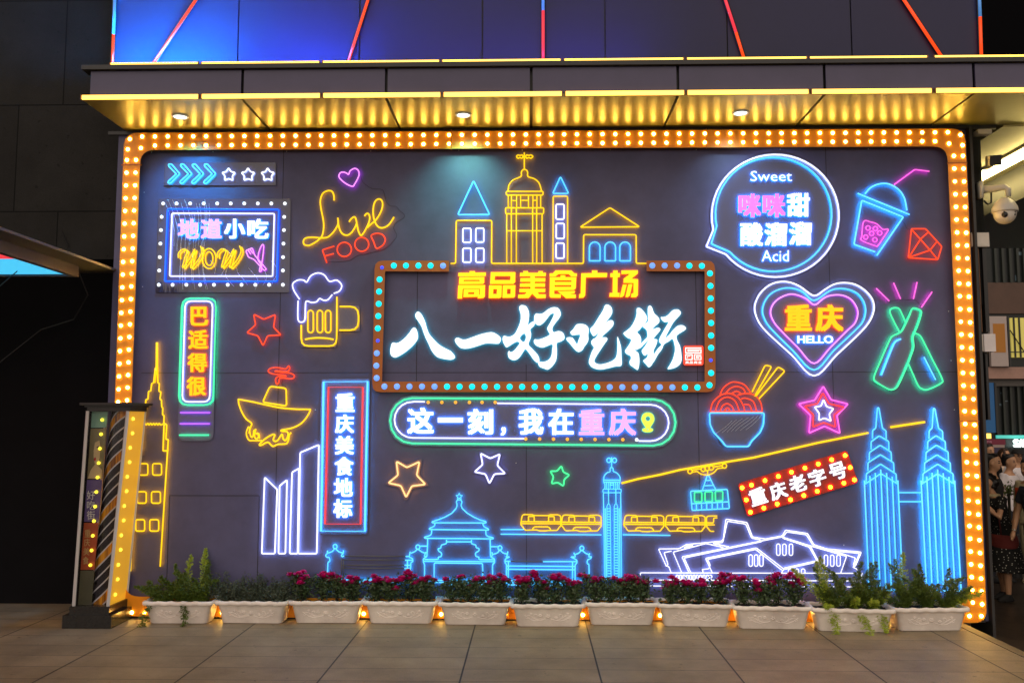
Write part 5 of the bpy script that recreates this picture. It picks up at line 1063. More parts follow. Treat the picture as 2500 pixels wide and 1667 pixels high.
for xa, xb in ((1481.8, 1483.6), (1499.6, 1501.5)):
    tubes('window_strip', M['cyan'], [([(xa, 1410), (xa, 1236), (xa + 1.5, 1231), (xa + 4, 1229), (xa + 6.6, 1231), (xa + 8, 1236), (xb + 8.4, 1410)], False)] + [([(xa + (xb - xa) * (y - 1241) / 170, y), (xa + 8 + (xb + .4 - xa) * (y - 1241) / 170, y)], False) for y in [1241 + 6.6 * i for i in range(26)]], t, r=.0042)
# --- monorail train
t = sign('train_sign', 'yellow outlined monorail train of linked cars running on a cyan rail', 'neon sign', 1480, 1290)
body = [(472, 1120), (490, 1030), (520, 1015), (650, 1018), (680, 1030), (900, 1033), (930, 1020), (1060, 1018), (1104, 1040), (1106, 1195), (1075, 1225), (1050, 1268), (900, 1270), (860, 1276), (760, 1274), (720, 1260), (540, 1266), (515, 1240), (500, 1210), (466, 1180)]
win1 = [(590, 1122), (590, 1045), (680, 1045), (682, 1122)]; win2 = [(910, 1124), (910, 1047), (1000, 1047), (1002, 1124)]; und = [(655, 1252), (668, 1222), (700, 1210), (905, 1212), (935, 1235), (942, 1266)]
for dx, dy in ((0, 0), (98.6, 1.2), (251.5, 1.8), (352.5, 2.2)):
    sh = lambda p: [(a + dx, b + dy) for a, b in ZA.q(p)]
    tubes('train_car', M['yellow'], [(fillet(sh(body), 3, True), True), (fillet(sh(win1), 2, False), False), (fillet(sh(win2), 2, False), False), (sh([(480, 1128), (1098, 1132)]), False), (sh([(478, 1160), (1098, 1162)]), False), (fillet(sh(und), 3, False), False)], t, r=.0056)
tubes('train_car', M['yellow'], [ZB.p((1770, 1168), (1615, 1172), (1600, 1195), (1600, 1335), (1640, 1385), (1660, 1413), (1722, 1413)), ZB.p((1772, 1198), (1715, 1202), (1712, 1280), (1602, 1280)), ZB.p((1602, 1310), (1732, 1310))], t, r=.0056)
tubes('rail_tube', M['cyan'], [ZA.p((145, 1255), (515, 1255)), ZA.p((145, 1328), (1755, 1340)), ZB.p((265, 1468), (1025, 1478))], t, r=.0058)
# --- grand theatre
t = sign('theatre_sign', 'white double line outline of an angular modern theatre on a stepped base', 'neon sign', 1830, 1420)
tubes('roof_tube', M['white'], [ZL.p((385, 575), (365, 520), (338, 510), (265, 350), (460, 348), (530, 308), (870, 275), (885, 258), (910, 65), (1112, 97), (1165, 235), (1290, 255), (1450, 225), (1480, 170), (1692, 202), (1752, 310), (1880, 350), (2207, 380), (2150, 512), (2122, 522), (2165, 542), (2168, 580)),
    ZL.p((390, 370), (318, 385), (358, 500), (335, 515)), ZL.p((885, 335), (720, 298), (405, 380), (488, 577)), ZL.p((800, 295), (880, 288), (925, 85), (1100, 112), (1155, 245), (1245, 265)), ZL.p((1460, 232), (1492, 187), (1680, 214), (1742, 312)), ZL.p((1952, 370), (2190, 392), (2138, 510)), ZL.p((510, 340), (545, 318), (600, 318), (510, 342)), ZL.p((790, 297), (940, 330))], t, r=.0046)
tubes('hall_tube', M['white'], [ZL.p((557, 577), (490, 425), (1445, 235), (1718, 320), (1797, 470), (1462, 547), (1440, 580)), ZL.p((575, 577), (510, 436), (1250, 280)), ZL.p((1455, 247), (1708, 332), (1782, 462), (1465, 533)), ZL.p((780, 577), (715, 440), (1203, 340), (1462, 540)), ZL.p((690, 572), (690, 556), (680, 547), (748, 540), (760, 500), (733, 450), (1195, 354), (1445, 552)), ZL.p((1718, 320), (2065, 420), (2010, 577)), ZL.p((1745, 312), (2150, 435), (2130, 505))], t, r=.0046)
for x, a, b in ((1412, 302, 412), (1470, 302, 412), (1533, 302, 412), (1147, 405, 516), (1200, 405, 516), (1250, 405, 516), (1868, 408, 516), (1928, 408, 516), (1988, 408, 516)): tubes('window_tube', M['white'], [ZL.caps(x, a, b, 17)], t, r=.0046)
for x in (1525, 1590, 1650): tubes('window_tube', M['white'], [ZL.arch(x, 540, 580, 17)], t, r=.0046)
tubes('base_tube', M['white'], [ZL.p((92, 605), (90, 578), (2218, 583)), ZL.p((175, 647), (2205, 656)), ZL.p((130, 703), (2205, 713)), ZL.p((2215, 585), (2205, 610), (2212, 713))] + [ZL.caps(445 + 32 * i, 600, 645, 11) for i in range(11)], t, r=.0046)
# ================================================================== RIGHT OF THE WALL: post, cameras, passage, shops
def bx(b, p0, p1, y0, y1):
    a, e = U(*p0, y0), U(*p1, y0); b.box((a.x, y0, a.z), (e.x, y1, e.z))
t = thing('steel_post', 'grey steel post beside the right end of the neon wall', 'post', U(2392, 1100, .03))
b = MB(); a = U(2379, 500, .03); e = U(2404, 500, .03); b.box((a.x, .03, U(2392, 745, .03).z), (e.x - .035, .3, ZT - .005)); b.build('column', mat('post_grey', (.016, .017, .019), .8, spec=.1), t)
b = MB(); b.box((e.x - .034, .05, U(2392, 566, .03).z), (e.x, .28, ZT - .005)); b.build('flange', mat('post_flange', (.022, .024, .026), .8, spec=.1), t)
b = MB(); bx(b, (2388, 316), (2422, 326), -.06, .02); b.hexa([U(2390, 327, -.06), U(2421, 327, -.06), U(2421, 327, .02), U(2390, 327, .02)][::1] + [U(2390, 326, -.06), U(2421, 326, -.06), U(2421, 326, .02), U(2390, 326, .02)]); b.build('bracket', M['cream'], t)
o = thing('junction_box', 'pale yellow junction box fixed to the steel post below the dome camera', 'junction box', U(2393, 585, .0))
b = MB(); bx(b, (2371, 568), (2416, 602), -.02, .025); b.build('box_body', M['cream'], o); b = MB(); bx(b, (2373, 571), (2412, 599), -.024, -.0205); b.build('lid', M['cream'], o)
o = thing('speaker_column', 'tall slim black loudspeaker column under the yellow junction box', 'loudspeaker', U(2408, 812, .05))
b = MB(); bx(b, (2398, 606), (2417, 810), .0, .1); b.build('cabinet', M['black'], o); b = MB(); bx(b, (2389, 606), (2397.5, 810), .02, .06); b.build('side_trim', mat('copper_trim', (.3, .13, .05), .4), o)
o = thing('wall_box', 'small white box on the post below the black loudspeaker', 'box', U(2416, 858, .0))
b = MB(); bx(b, (2402, 815), (2432, 858), -.04, .05); b.build('box_body', mat('white_box', (.7, .66, .68), .4, var=.05), o); b = MB(); bx(b, (2397, 816), (2401.5, 857), -.03, .05); b.build('mounting_plate', M['cream'], o)
o = thing('dark_casing', 'long black casing hanging below the small white box', 'casing', U(2412, 1025, .05))
b = MB(); bx(b, (2404, 862), (2419, 1025), .0, .1); b.build('casing_body', M['black'], o); b = MB(); bx(b, (2405.5, 866), (2417.5, 1020), -.004, -.0004); b.build('front_cover', M['dgrey'], o)
# dome camera
c0 = U(2453, 513, -.12)
o = thing('dome_camera', 'white dome security camera hanging from a curved arm on the post', 'camera', c0)
b = MB(); b.tube([U(2398, 463, -.02), U(2425, 461, -.06), U(2452, 457, -.11), U(2461, 462, -.12), U(2462, 480, -.12)], [.034, .03, .026, .024, .02], 12); bx(b, (2394, 442), (2402, 482), -.06, .03); b.build('bracket_arm', M['cam'], o, smooth=True)
pr = [(0, .1), (.03, .1), (.05, .085), (.075, .062), (.095, .02), (.1, -.012), (.099, -.02), (.0, -.02)]
def lathe(b, c, prof, n=24):
    b.add([c + Vector((r * math.cos(2 * math.pi * k / n), r * math.sin(2 * math.pi * k / n), z)) for r, z in prof for k in range(n)], [(i * n + k, (i + 1) * n + k, (i + 1) * n + (k + 1) % n, i * n + (k + 1) % n) for i in range(len(prof) - 1) for k in range(n)])
b = MB(); lathe(b, c0, pr); b.build('housing', M['cam'], o, smooth=True)
b = MB(); b.ball(c0 + Vector((0, 0, -.03)), .086, 20, 12); dome_ = b.build('dome', M['cream'], o, smooth=True)
b = MB(); d_ = Vector((-.42, -.85, -.3)).normalized(); b.ball(c0 + Vector((-.005, 0, -.03)) + d_ * .078, .024, 12, 8); b.build('lens', M['lens'], dome_, smooth=True)
b = MB()
for s in (-1, 1):
    for k in range(3): b.ball(c0 + Vector((s * .042, -.068, -.012 - .02 * k)), .009, 8, 5)
b.build('infrared_lamps', M['dgrey'], dome_, smooth=True)
b = MB(); b.tube([U(2402, 490, .0), U(2412, 499, -.03), U(2420, 495, -.04), U(2420, 470, -.04)], .008, 6); b.build('cable', M['black'], o, smooth=True)
c1 = U(2424, 392, -.1)
o = thing('bullet_camera', 'small white box shaped security camera with black hood above the dome camera', 'camera', c1)
b = MB(); f_ = Vector((-.08, -.3, -.1)).normalized(); s_ = Vector((1, -.25, 0)).normalized(); u_ = s_.cross(f_).normalized()
def ob(b, c, f, s, u, lf, ls, lu): b.hexa([c + f * i * lf + s * j * ls + u * k * lu for k in (-1, 1) for i, j in ((-1, -1), (-1, 1), (1, 1), (1, -1))])
if u_.z < 0: u_ = -u_
ob(b, c1, f_, s_, u_, .09, .038, .036); b.build('body', M['cam'], o); b = MB(); ob(b, c1 + f_ * .097 + u_ * .004, f_, s_, u_, .006, .042, .042); b.build('hood', M['black'], o)
b = MB(); b.tube([U(2397, 412, .02), U(2415, 410, -.05), c1 - u_ * .04], .012, 8); b.build('bracket_arm', M['cam'], o, smooth=True)
# passage ceiling and its tube light
ceil = mat('passage_ceiling', (.24, .215, .13), .6, var=.1, scale=3)
t = thing('passage_canopy', 'pale ceiling of the passage right of the wall with dark edge beam', 'canopy', (5.5, 2, ZT))
b = MB(); b.box((XR + .3, -.02, ZT - .012), (9, 4.2, ZT + .12)); b.build('ceiling', ceil, t)
b = MB(); b.box((4.72, .62, ZT - .34), (9, 3.6, ZT - .02)); b.build('edge_beam', M['black'], t); b = MB(); b.box((4.7, .2, ZT - .62), (9, .6, ZT - .36)); b.build('cross_beam', mat('mauve_beam', (.2, .16, .17), .5, var=.1), t)
o = thing('tube_light', 'long glowing warm white tube light under the passage ceiling', 'tube light', (4.42, 1, ZT - .05))
b = MB(); b.tube([(4.45, -.3, ZT - .075), (4.45, 2.2, ZT - .075)], .035, 10); b.build('lamp_tube', emit('tube_warm', (1, .78, .3), 26), o, smooth=True); b = MB(); b.box((4.4, -.32, ZT - .038), (4.5, 2.22, ZT - .0125)); b.build('fixture', M['cam'], o)
# shops behind
Y = 13.0
t = thing('shop_building', 'dark glazed shopping building far behind on the right', 'building', U(2450, 1250, Y))
b = MB(); a = U(2200, 1300, Y); e = U(2750, 250, Y); b.box((a.x, Y, -.7), (e.x, Y + 3, e.z)); b.build('facade', mat('shop_dark', (.022, .026, .027), .3, var=.4, scale=.5, spec=.25), t)
def slab(n, p0, p1, m, dy=.06, par=None):
    b = MB(); bx(b, p0, p1, Y - dy, Y - .002 if dy < .3 else Y - .3); return b.build(n, m, par or t)
slab('spandrel', (2380, 690), (2600, 765), mat('spandrel_brown', (.1, .052, .035), .5, var=.2, scale=2)); lw_ = slab('lit_window', (2466, 776), (2600, 872), emit('window_yellow', (.75, .62, .13), .42)); slab('ledge', (2380, 896), (2600, 924), mat('ledge_pink', (.42, .25, .2), .5, var=.1), .25)
slab('ledge', (2380, 926), (2600, 942), mat('ledge_grey', (.1, .09, .085), .5), .12)
b = MB()
for x in (2477, 2490): bx(b, (x, 776), (x + 1.4, 872), Y - .09, Y - .0605)
bx(b, (2466, 858), (2600, 860), Y - .095, Y - .062); b.tube([U(2466, 806, Y - .1), U(2500, 858, Y - .1)], .012); b.build('mullion', M['black'], lw_)
MG = mat('mullion_green', (.025, .032, .027), .5)
for x in (2430, 2448, 2466, 2484, 2500): 
    for p0, p1 in (((x, 560), (x + 1, 690)), ((x + 4, 944), (x + 5.2, 1062))): b = MB(); bx(b, p0, p1, Y - .07, Y - .002); b.build('mullion', MG, t)
slab('glass_glow', (2434, 1062), (2600, 1070), emit('shop_teal', (.06, .42, .36), 1.2))
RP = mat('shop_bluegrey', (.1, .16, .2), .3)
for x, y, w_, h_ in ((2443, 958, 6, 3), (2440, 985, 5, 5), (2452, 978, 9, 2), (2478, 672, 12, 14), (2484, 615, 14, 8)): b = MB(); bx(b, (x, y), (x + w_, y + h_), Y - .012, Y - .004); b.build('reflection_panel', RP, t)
o = thing('poster_board', 'white poster board with a plain orange panel on the far building', 'poster', U(2440, 895, Y)); b = MB(); bx(b, (2415, 772), (2463, 894), Y - .35, Y - .26); b.build('board', mat('poster_white', (.5, .42, .4), .5, var=.04), o)
b = MB(); bx(b, (2424, 790), (2456, 860), Y - .356, Y - .3505); b.build('print', mat('poster_orange', (.5, .2, .02), .5), o); b = MB(); bx(b, (2463.4, 772), (2465, 894), Y - .36, Y - .24); b.build('frame', M['dgrey'], o)
o = thing('blue_panel', 'upright bright blue panel beside the dark glass of the far building', 'panel', U(2425, 1055, Y)); b = MB(); bx(b, (2400, 934), (2432, 1056), Y - .2, Y - .1); b.build('panel_face', mat('panel_blue', (.01, .14, .42), .4), o); b = MB(); bx(b, (2432.3, 934), (2433.5, 1056), Y - .22, Y - .1); b.build('frame', M['dgrey'], o)
Yk = 12.2
o = thing('kiosk', 'maroon and violet kiosk with a lit sign band behind the crowd', 'kiosk', U(2430, 1250, Yk))
for nm, p0, p1, m in (('sign_band', (2395, 1072), (2455, 1085), mat('kiosk_maroon', (.2, .012, .045), .4)), ('panel', (2395, 1085.5), (2453, 1092), mat('kiosk_cream', (.4, .3, .28), .4)), ('panel', (2395, 1092.5), (2453, 1240), mat('kiosk_violet', (.03, .022, .07), .4))):
    b = MB(); a, e = U(*p0, Yk), U(*p1, Yk); b.box((a.x, Yk, a.z), (e.x, Yk + .5, e.z)); b.build(nm, m, o)
b = MB(); bx(b, (2408, 1058), (2420, 1070), Yk, Yk + .2); b.build('lamp_panel', emit('kiosk_yellow', (.8, .5, .08), 3), o)
ZQ = Z(0, 0, 1)
def farword(s, x, y, w_, h_, m, par, Yp, name='word', th=.06):
    cu = bpy.data.curves.new('tmp', 'FONT'); cu.body = s; cu.size = 1; cu.offset = .015; cu.extrude = .05
    v, f, nz = conv(cu, 0, 0, 1, 1)[:3]; xs = [p[0] for p in v]; ys = [p[1] for p in v]
    a = U(x - w_ / 2, y + h_ / 2, Yp); e = U(x + w_ / 2, y - h_ / 2, Yp)
    vv = [(a.x + (p[0] - min(xs)) / (max(xs) - min(xs)) * (e.x - a.x), Yp - .02 - th * (p[2] + .05) * 10, a.z + (p[1] - min(ys)) / (max(ys) - min(ys)) * (e.z - a.z)) for p in v]
    return mesh_obj(name, vv, f, m, par)
farword('na', 2414, 1078, 12, 5, mat('kiosk_text', (.5, .2, .3), .5), o, Yk, th=.01)
o = thing('letter_sign', 'glowing white letters SAL on the far shop front above the crowd', 'sign', U(2495, 1092, Y))
for ch, x in (('S', 2478), ('A', 2491), ('L', 2503)): farword(ch, x, 1081.5, 11, 19, emit('letter_white', (.8, 1, .95), 4) if ch == 'S' else bpy.data.materials['letter_white'], o, Y - .1, 'letter')
b = MB(); bx(b, (2468, 1092.5), (2512, 1093.6), Y - .13, Y - .05); b.build('rail', M['black'], o)
# added black backdrop block that keeps the night sky on the right dark
t = thing('tower_block', 'black unlit tower block rising behind the canopy at the top right', 'building', (14, 22, -.7)); b = MB(); b.box((7.5, 22, -.7), (60, 30, 40)); b.build('wall', mat('block_black', (.004, .004, .005), .9, spec=.02), t)
b = MB(); b.box((7.4, 21.8, 40.002), (60.1, 30.1, 41)); b.build('parapet', bpy.data.materials['block_black'], t)
# ================================================================== PEOPLE IN THE PASSAGE
def remesh(b, name, mats, parent, vox=.013, smooth=2, fmf=None):
    me = bpy.data.meshes.new('tmp'); me.from_pydata([tuple(p) for p in b.v], [], b.f)
    o = bpy.data.objects.new('tmp', me); COL.objects.link(o)
    md = o.modifiers.new('r', 'REMESH'); md.mode = 'VOXEL'; md.voxel_size = vox
    if smooth: ms = o.modifiers.new('s', 'SMOOTH'); ms.iterations = smooth; ms.factor = .5
    m2 = bpy.data.meshes.new_from_object(o.evaluated_get(bpy.context.evaluated_depsgraph_get()))
    v = [p.co.copy() for p in m2.vertices]; f = [tuple(p.vertices) for p in m2.polygons]; cen = [p.center.copy() for p in m2.polygons]
    bpy.data.objects.remove(o); bpy.data.meshes.remove(me); bpy.data.meshes.remove(m2)
    return v, f, cen
SKIN = mat('skin', (.62, .34, .2), .5, var=.08, scale=12)
FEAT = mat('face_dark', (.03, .018, .014), .5); LIPS = mat('lips', (.33, .1, .08), .5); HAIR = mat('hair_black', (.012, .01, .01), .4); HAIRB = mat('hair_brown', (.06, .03, .018), .4)
def ell(b, rings, n=18):
    """rings: (x, y, z, rx, ry)"""
    v = []; f = []
    for (x, y, z, rx, ry) in rings:
        for k in range(n):
            a = 2 * math.pi * k / n; v.append((x + rx * math.cos(a), y + ry * math.sin(a), z))
    for i in range(len(rings) - 1):
        for k in range(n): f.append((i * n + k, i * n + (k + 1) % n, (i + 1) * n + (k + 1) % n, (i + 1) * n + k))
    f.append(tuple(range(n))[::-1]); f.append(tuple((len(rings) - 1) * n + k for k in range(n))); b.add(v, f)
def person(label, x, y, z0, yaw, s=1.0, top=None, bottom=None, shoe=None, hair='short', arms=None, lean=0, legs=((-.09, .05), (.09, -.06)), dress=None, sleeves=.55, hairm=None, female=False, extra=None):
    o = thing('person', label, 'person', (x, y, z0)); o.rotation_euler = (0, 0, R(yaw)); BASE[o.name] = Vector((0, 0, 0)); o.scale = (s, s, s)
    sw = .86 if female else 1.0
    arms = arms or {}
    def L(p):  # lean the upper body forward (towards -y) about the hips
        v = Vector(p)
        if v.z > .92 and lean: d = v.z - .92; v = Vector((v.x, v.y - d * math.sin(R(lean)), .92 + d * math.cos(R(lean))))
        return v
    b = MB()
    def torso(b, g=0, z0_=.84, z1_=9):
        rg = [(0, 0, .82, .12, .085), (0, 0, .88, .16 * sw, .1), (0, 0, .96, .162 * sw, .105), (0, 0, 1.06, .14 * sw, .095), (0, 0, 1.18, .15 * sw, .105), (0, -.005, 1.29, .17 * sw, .115), (0, 0, 1.37, .185 * sw, .1), (0, .005, 1.42, .165 * sw, .085), (0, .008, 1.455, .1, .07), (0, .005, 1.48, .065, .06)]
        rg = [r for r in rg if z0_ <= r[2] <= z1_]
        ell(b, [(q[0], L((0, q[1], q[2])).y, L((0, 0, q[2])).z, q[3] + g, q[4] + g) for q in rg])
    torso(b)
    hy = -.03
    ell(b, [(0, L((0, a + (hy if z > 1.53 else hy * .4), z)).y, L((0, 0, z)).z, rx, ry) for a, z, rx, ry in ((.01, 1.46, .062, .06), (.008, 1.51, .055, .056), (0, 1.54, .052, .062), (-.008, 1.558, .054, .076), (0, 1.59, .066, .09), (.003, 1.63, .073, .097), (.005, 1.67, .076, .1), (.008, 1.71, .07, .092), (.012, 1.74, .052, .07), (.012, 1.757, .025, .035))])
    fy = L((0, -.13, 1.63)).y; fz = L((0, 0, 1.63)).z
    b.ball(L((0, -.128, 1.615)), .016, 8, 6, (.8, 1, 1.3)); b.ball(L((0, -.118, 1.645)), .011, 8, 6, (.8, 1, 1.8))
    for sd in (-1, 1): b.ball(L((sd * .078, -.02, 1.63)), .022, 8, 6, (.45, .8, 1.3))
    A = {}
    for sd in (-1, 1):
        e, wr = arms.get(sd, (Vector((sd * .235 * sw + sd * .01, .03, 1.13)), Vector((sd * .25 * sw, -.05, .88))))
        sh = L((sd * .175 * sw, .005, 1.40)); e = L(e); wr = L(wr); A[sd] = (sh, e, wr)
        b.tube([sh, sh.lerp(e, .3), e, e.lerp(wr, .3), wr], [.05, .047, .037, .038, .026], 10)
        d = (wr - e).normalized(); palm = wr + d * .05; b.tube([wr, wr + d * .03, palm + d * .03], [.024, .032, .03], 8)
        sx_ = d.cross(Vector((sd, 0, .01))).normalized()
        for k in range(4):
            q_ = palm + d * .02 + sx_ * (.024 - .016 * k); ln_ = (.06, .07, .065, .05)[k]; cu = Vector((-sd * .3, -.25, 0))
            b.tube([q_, q_ + d * ln_ * .5, q_ + (d * .8 + cu * .5) * ln_], [.0085, .008, .007], 6)
        b.tube([wr + d * .02 + sx_ * .02, wr + d * .045 + sx_ * .045, wr + d * .075 + sx_ * .05], [.01, .009, .008], 6)
    LG = []
    for sd, (lx, ly) in zip((-1, 1), legs):
        hp = Vector((sd * .085, 0, .87)); kn = Vector((lx * 1.05, ly * .45 - .02, .47)); an = Vector((lx * 1.1, ly, .08)); LG.append((hp, kn, an, sd))
        b.tube([hp, hp.lerp(kn, .4), kn, kn.lerp(an, .3), an, an - Vector((0, 0, .04))], [.085, .078, .054, .056, .036, .038], 10)
        ell(b, [(an.x, an.y - .04, .006, .04, .1), (an.x, an.y - .045, .03, .042, .105), (an.x, an.y - .01, .07, .036, .05)], 12)
    v, f, cen = remesh(b, '', None, o)
    fm = []
    for c in cen:
        m_ = 0; lz = c.z - fz; ly_ = c.y - fy
        if ly_ < .055 and abs(c.x) < .09:
            ax_ = abs(c.x)
            if .016 < ax_ < .046 and -.002 < lz < .014: m_ = 1
            elif .014 < ax_ < .05 and .022 < lz < .034: m_ = 1
            elif ax_ < .024 and -.054 < lz < -.04: m_ = 2
        fm.append(m_)
    mesh_obj('body', v, f, [SKIN, FEAT, LIPS], o, smooth=True, fm=fm)
    def cloth(name, b, m, vox=.015):
        v, f, _ = remesh(b, '', None, o, vox); return mesh_obj(name, v, f, m, o, smooth=True)
    if dress:
        b = MB(); torso(b, .02, 1.0, 1.43); ell(b, [(0, 0, .40, .3, .25), (0, 0, .5, .275, .23), (0, 0, .7, .235, .19), (0, 0, .88, .19, .145), (0, 0, 1.0, .165, .125), (0, L((0, 0, 1.08)).y, 1.08, .15, .115)], 24)
        for sd in (-1, 1): sh, e, wr = A[sd]; b.tube([sh - (e - sh) * .15, sh.lerp(e, sleeves)], [.07, .066], 10)
        cloth('dress', b, dress)
    if top:
        b = MB(); torso(b, .022, .86, 1.44)
        ell(b, [(0, 0, .84, .182 * sw, .125), (0, 0, .9, .183 * sw, .128), (0, 0, 1.0, .178 * sw, .128)])
        for sd in (-1, 1):
            sh, e, wr = A[sd]; p = [sh - (e - sh) * .2, sh.lerp(e, .3), sh.lerp(e, min(1, sleeves))]; rr = [.06, .07, .068]
            if sleeves > 1: p += [e.lerp(wr, sleeves - 1)]; rr = [.06, .066, .055, .045]
            b.tube(p, rr, 10)
        A['shirt'] = cloth('shirt', b, top)
    if bottom:
        b = MB(); ell(b, [(0, 0, .83, .15, .105), (0, 0, .9, .172 * sw, .115), (0, 0, .98, .17 * sw, .115)])
        for hp, kn, an, sd in LG: b.tube([hp, hp.lerp(kn, .4), kn, kn.lerp(an, .4), an + Vector((0, 0, -.01))], [.098, .094, .073, .068, .06], 10)
        cloth('trousers', b, bottom)
    if shoe:
        for hp, kn, an, sd in LG:
            b = MB(); ell(b, [(an.x, an.y - .045, .0, .047, .122), (an.x, an.y - .045, .03, .05, .125), (an.x, an.y - .03, .065, .046, .09), (an.x, an.y, .1, .046, .055)], 14); cloth('shoe', b, shoe, .012)
    hm = hairm or HAIR
    b = MB()
    if hair == 'cap':
        ell(b, [(0, L((0, -.02, z)).y, L((0, 0, z)).z, rx, ry) for z, rx, ry in ((1.675, .088, .112), (1.70, .086, .11), (1.74, .07, .09), (1.765, .03, .04))]); ell(b, [(0, L((0, -.12, 1.68)).y, L((0, 0, z)).z, .07, .07) for z in (1.675, 1.688)])
    else:
        ell(b, [(0, L((0, y_, z)).y, L((0, 0, z)).z, rx, ry) for y_, z, rx, ry in ((.05, 1.57, .068, .05), (.045, 1.64, .084, .068), (.03, 1.685, .086, .088), (.003, 1.712, .084, .1), (-.008, 1.742, .07, .087), (-.008, 1.77, .04, .052))])
        for k in range(9): b.ball(L((random.uniform(-.05, .05), random.uniform(-.09, .06), 1.755)), .024, 8, 5)
        if hair == 'long':
            ell(b, [(0, L((0, y_, z)).y, L((0, 0, z)).z, rx, ry) for y_, z, rx, ry in ((.045, 1.40, .07, .04), (.045, 1.48, .085, .05), (.04, 1.58, .09, .065), (.02, 1.68, .085, .085))])
            for sd in (-1, 1): b.tube([L((sd * .05, -.085, 1.71)), L((sd * .08, -.07, 1.64)), L((sd * .085, -.03, 1.5)), L((sd * .08, -.02, 1.42))], [.022, .022, .026, .015], 8)
        if hair == 'bun':
            for k in range(14): b.ball(L((random.uniform(-.075, .075), random.uniform(-.02, .11), random.uniform(1.55, 1.74))), random.uniform(.03, .045), 8, 6)
    cloth('cap' if hair == 'cap' else 'hair', b, hm, .012)
    if extra: extra(o, A, L)
    return o
def at(px, py, dist):
    y = dist - D; return U(px, py, y).x, y
def cl(n, c, **k): return mat(n, c, .85, var=.12, scale=6, **k)
# black polka dot dress material
pd, tn, bs3 = nodes('polka_fabric'); tc3 = tn.nodes.new('ShaderNodeTexCoord'); vo = tn.nodes.new('ShaderNodeTexVoronoi'); vo.inputs['Scale'].default_value = 30; vo.inputs['Randomness'].default_value = .55
tn.links.new(tc3.outputs['Object'], vo.inputs[0]); rp = tn.nodes.new('ShaderNodeValToRGB'); rp.color_ramp.interpolation = 'CONSTANT'; rp.color_ramp.elements[0].color = (.7, .68, .62, 1); rp.color_ramp.elements[1].position = .2; rp.color_ramp.elements[1].color = (.008, .008, .009, 1)
tn.links.new(vo.outputs['Distance'], rp.inputs[0]); tn.links.new(rp.outputs[0], bs3.inputs['Base Color']); bs3.inputs['Roughness'].default_value = .9
WHT = cl('white_cotton', (.86, .8, .83)); BLK = cl('black_cotton', (.016, .016, .017)); NAVY = cl('navy_cotton', (.02, .026, .042)); BEI = cl('beige_cotton', (.8, .62, .5)); KHA = cl('khaki_cotton', (.5, .44, .28)); JEAN = cl('dark_denim', (.025, .03, .045)); CREAM = cl('cream_knit', (.7, .6, .38)); SHOE = cl('beige_suede', (.45, .36, .24)); DSH = cl('dark_shoe', (.02, .02, .022)); ORA = cl('orange_knit', (.7, .09, .02))
def bagx(o, A, L):
    b = MB(); ell(b, [(.02, -.02, .70, .19, .14), (.02, -.02, .74, .215, .165), (.02, -.02, .86, .205, .16), (.02, -.02, .9, .18, .14)], 20); v, f, _ = remesh(b, '', None, o, .016); mesh_obj('shoulder_bag', v, f, cl('red_leather', (.16, .022, .02)), o, smooth=True)
    b = MB(); b.tube([L((.1, -.12, .9)), L((.13, -.1, 1.2)), L((.1, .0, 1.45)), L((-.02, .1, 1.3)), (-.1, .12, .95)], .012, 6); b.build('bag_strap', cl('strap_leather', (.1, .02, .018)), o, smooth=True)
    b = MB(); b.tube([L((.085 * math.cos(a), .0 + .08 * math.sin(a), 1.455)) for a in [2 * math.pi * k / 16 for k in range(16)]], .022, 8, True); b.build('collar', cl('cream_collar', (.6, .5, .3)), o, smooth=True)
x, y = at(2450, 1300, 11.7)
person('woman in a black polka dot dress with cream collar and red shoulder bag', x, y, gz(y), -78, .93, dress=pd, shoe=DSH, hair='bun', lean=16, female=True, legs=((-.08, .04), (.08, -.04)), arms={-1: (Vector((-.2, -.18, 1.16)), Vector((-.06, -.3, 1.42))), 1: (Vector((.2, -.16, 1.15)), Vector((.07, -.3, 1.44)))}, extra=bagx)
x, y = at(2421, 1150, 13.0)
person('man in a black T-shirt with cropped hair looking right behind the polka dot dress', x, y, gz(y), 48, 1.03, top=BLK, bottom=JEAN, shoe=DSH)
def chest(m):
    def f(o, A, L):
        b = MB(); p = L((.085, -.14, 1.28)); b.ball(p, .022, 10, 6, (1, .35, 1.3)); b.build('chest_print', m, A['shirt'], smooth=True)
    return f
x, y = at(2463, 1150, 14.8)
person('man with dark fringe in a loose white T-shirt with a small dark chest print', x, y, gz(y), 35, .985, top=WHT, bottom=JEAN, shoe=DSH, extra=chest(cl('print_dark', (.06, .04, .05))))
x, y = at(2451, 1130, 17.5)
person('woman with brown hair in a beige sleeveless top, standing farther back', x, y, gz(y), 20, .99, top=BEI, bottom=JEAN, shoe=DSH, hair='long', hairm=HAIRB, female=True, sleeves=.12)
def specs(o, A, L):
    b = MB()
    for sd in (-1, 1): b.tube([L((sd * .032 + .024 * math.cos(a), -.132, 1.637 + .018 * math.sin(a))) for a in [2 * math.pi * k / 12 for k in range(12)]], .005, 5, True)
    b.tube([L((-.008, -.135, 1.64)), L((.008, -.135, 1.64))], .004, 5); b.build('glasses', M['black'], o, smooth=True); chest(cl('print_blue', (.04, .04, .5)))(o, A, L)
x, y = at(2482, 1130, 16.8)
person('man in black cap and glasses wearing a white T-shirt with blue print', x, y, gz(y), 5, 1.0, top=WHT, bottom=KHA, shoe=DSH, hair='cap', hairm=BLK, extra=specs)
x, y = at(2414, 1130, 17.2)
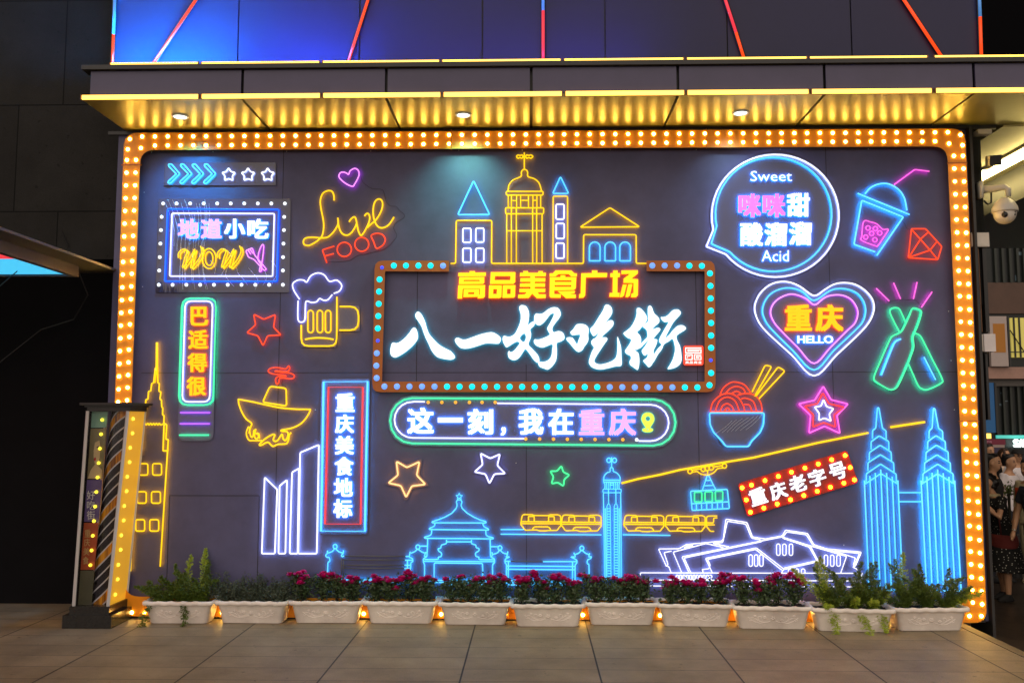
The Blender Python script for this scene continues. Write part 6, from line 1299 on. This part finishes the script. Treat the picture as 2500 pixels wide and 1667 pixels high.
person('man in dark shirt half hidden behind the wall edge at the back', x, y, gz(y), 12, 1.04, top=BLK, bottom=JEAN, shoe=DSH)
def ox(o, A, L):
    b = MB(); ell(b, [(0, L((0, 0, z)).y, L((0, 0, z)).z, .214, .146) for z in (1.16, 1.3, 1.36)], 20); b.build('orange_panel', ORA, A['shirt'], smooth=True)
x, y = at(2514, 1200, 12.9)
person('man at the right edge in cream sleeves, orange top and khaki trousers facing left', x, y, gz(y), -70, .98, top=CREAM, bottom=KHA, shoe=SHOE, sleeves=1.3, extra=ox)
def wx(o, A, L):
    sh, e, wr = A[-1]; d = (wr - e).normalized(); n_ = d.orthogonal().normalized(); m_ = d.cross(n_); c = wr - d * .015
    b = MB(); b.tube([c + (n_ * math.cos(a) + m_ * math.sin(a)) * .032 for a in [2 * math.pi * k / 14 for k in range(14)]], .008, 6, True); b.build('watch', mat('watch_steel', (.6, .58, .5), .25, metal=.8), o, smooth=True)
x, y = at(2537, 1300, 11.2)
person('man in navy short sleeved shirt with a steel watch, cut by the right edge', x, y, gz(y), -60, 1.0, top=NAVY, bottom=BLK, shoe=SHOE, arms={-1: (Vector((-.25, -.02, 1.13)), Vector((-.25, -.12, .9))), 1: (Vector((.25, .02, 1.13)), Vector((.25, -.08, .9)))}, extra=wx)
# potted plant behind the crowd
x, y = at(2462, 1190, 13.4); base_ = Vector((x, y, U(2462, 1205, y).z))
o = thing('potted_bush', 'small leafy green bush in a pot between the people', 'plant', (x, y, gz(y))); lf = MB(); r_ = random.Random(5)
for k in range(170): leafquad(lf, base_ + Vector((r_.gauss(.02, .06), r_.gauss(0, .06), r_.gauss(.04, .05))), Vector((r_.gauss(0, 1), r_.gauss(0, 1), r_.gauss(.4, 1))), r_.uniform(.015, .028), r_)
lf.build('foliage', M['fern'], o); b = MB(); lathe(b, Vector((x, y, gz(y))), [(.12, 0), (.15, .5), (.16, .62), (.14, .62), (.0, .6)]); b.build('pot', M['dgrey'], o, smooth=True); b = MB(); b.tube([Vector((x, y, gz(y) + .58)), base_ + Vector((0, 0, .08))], .02, 6); b.build('stem', M['stem'], o)
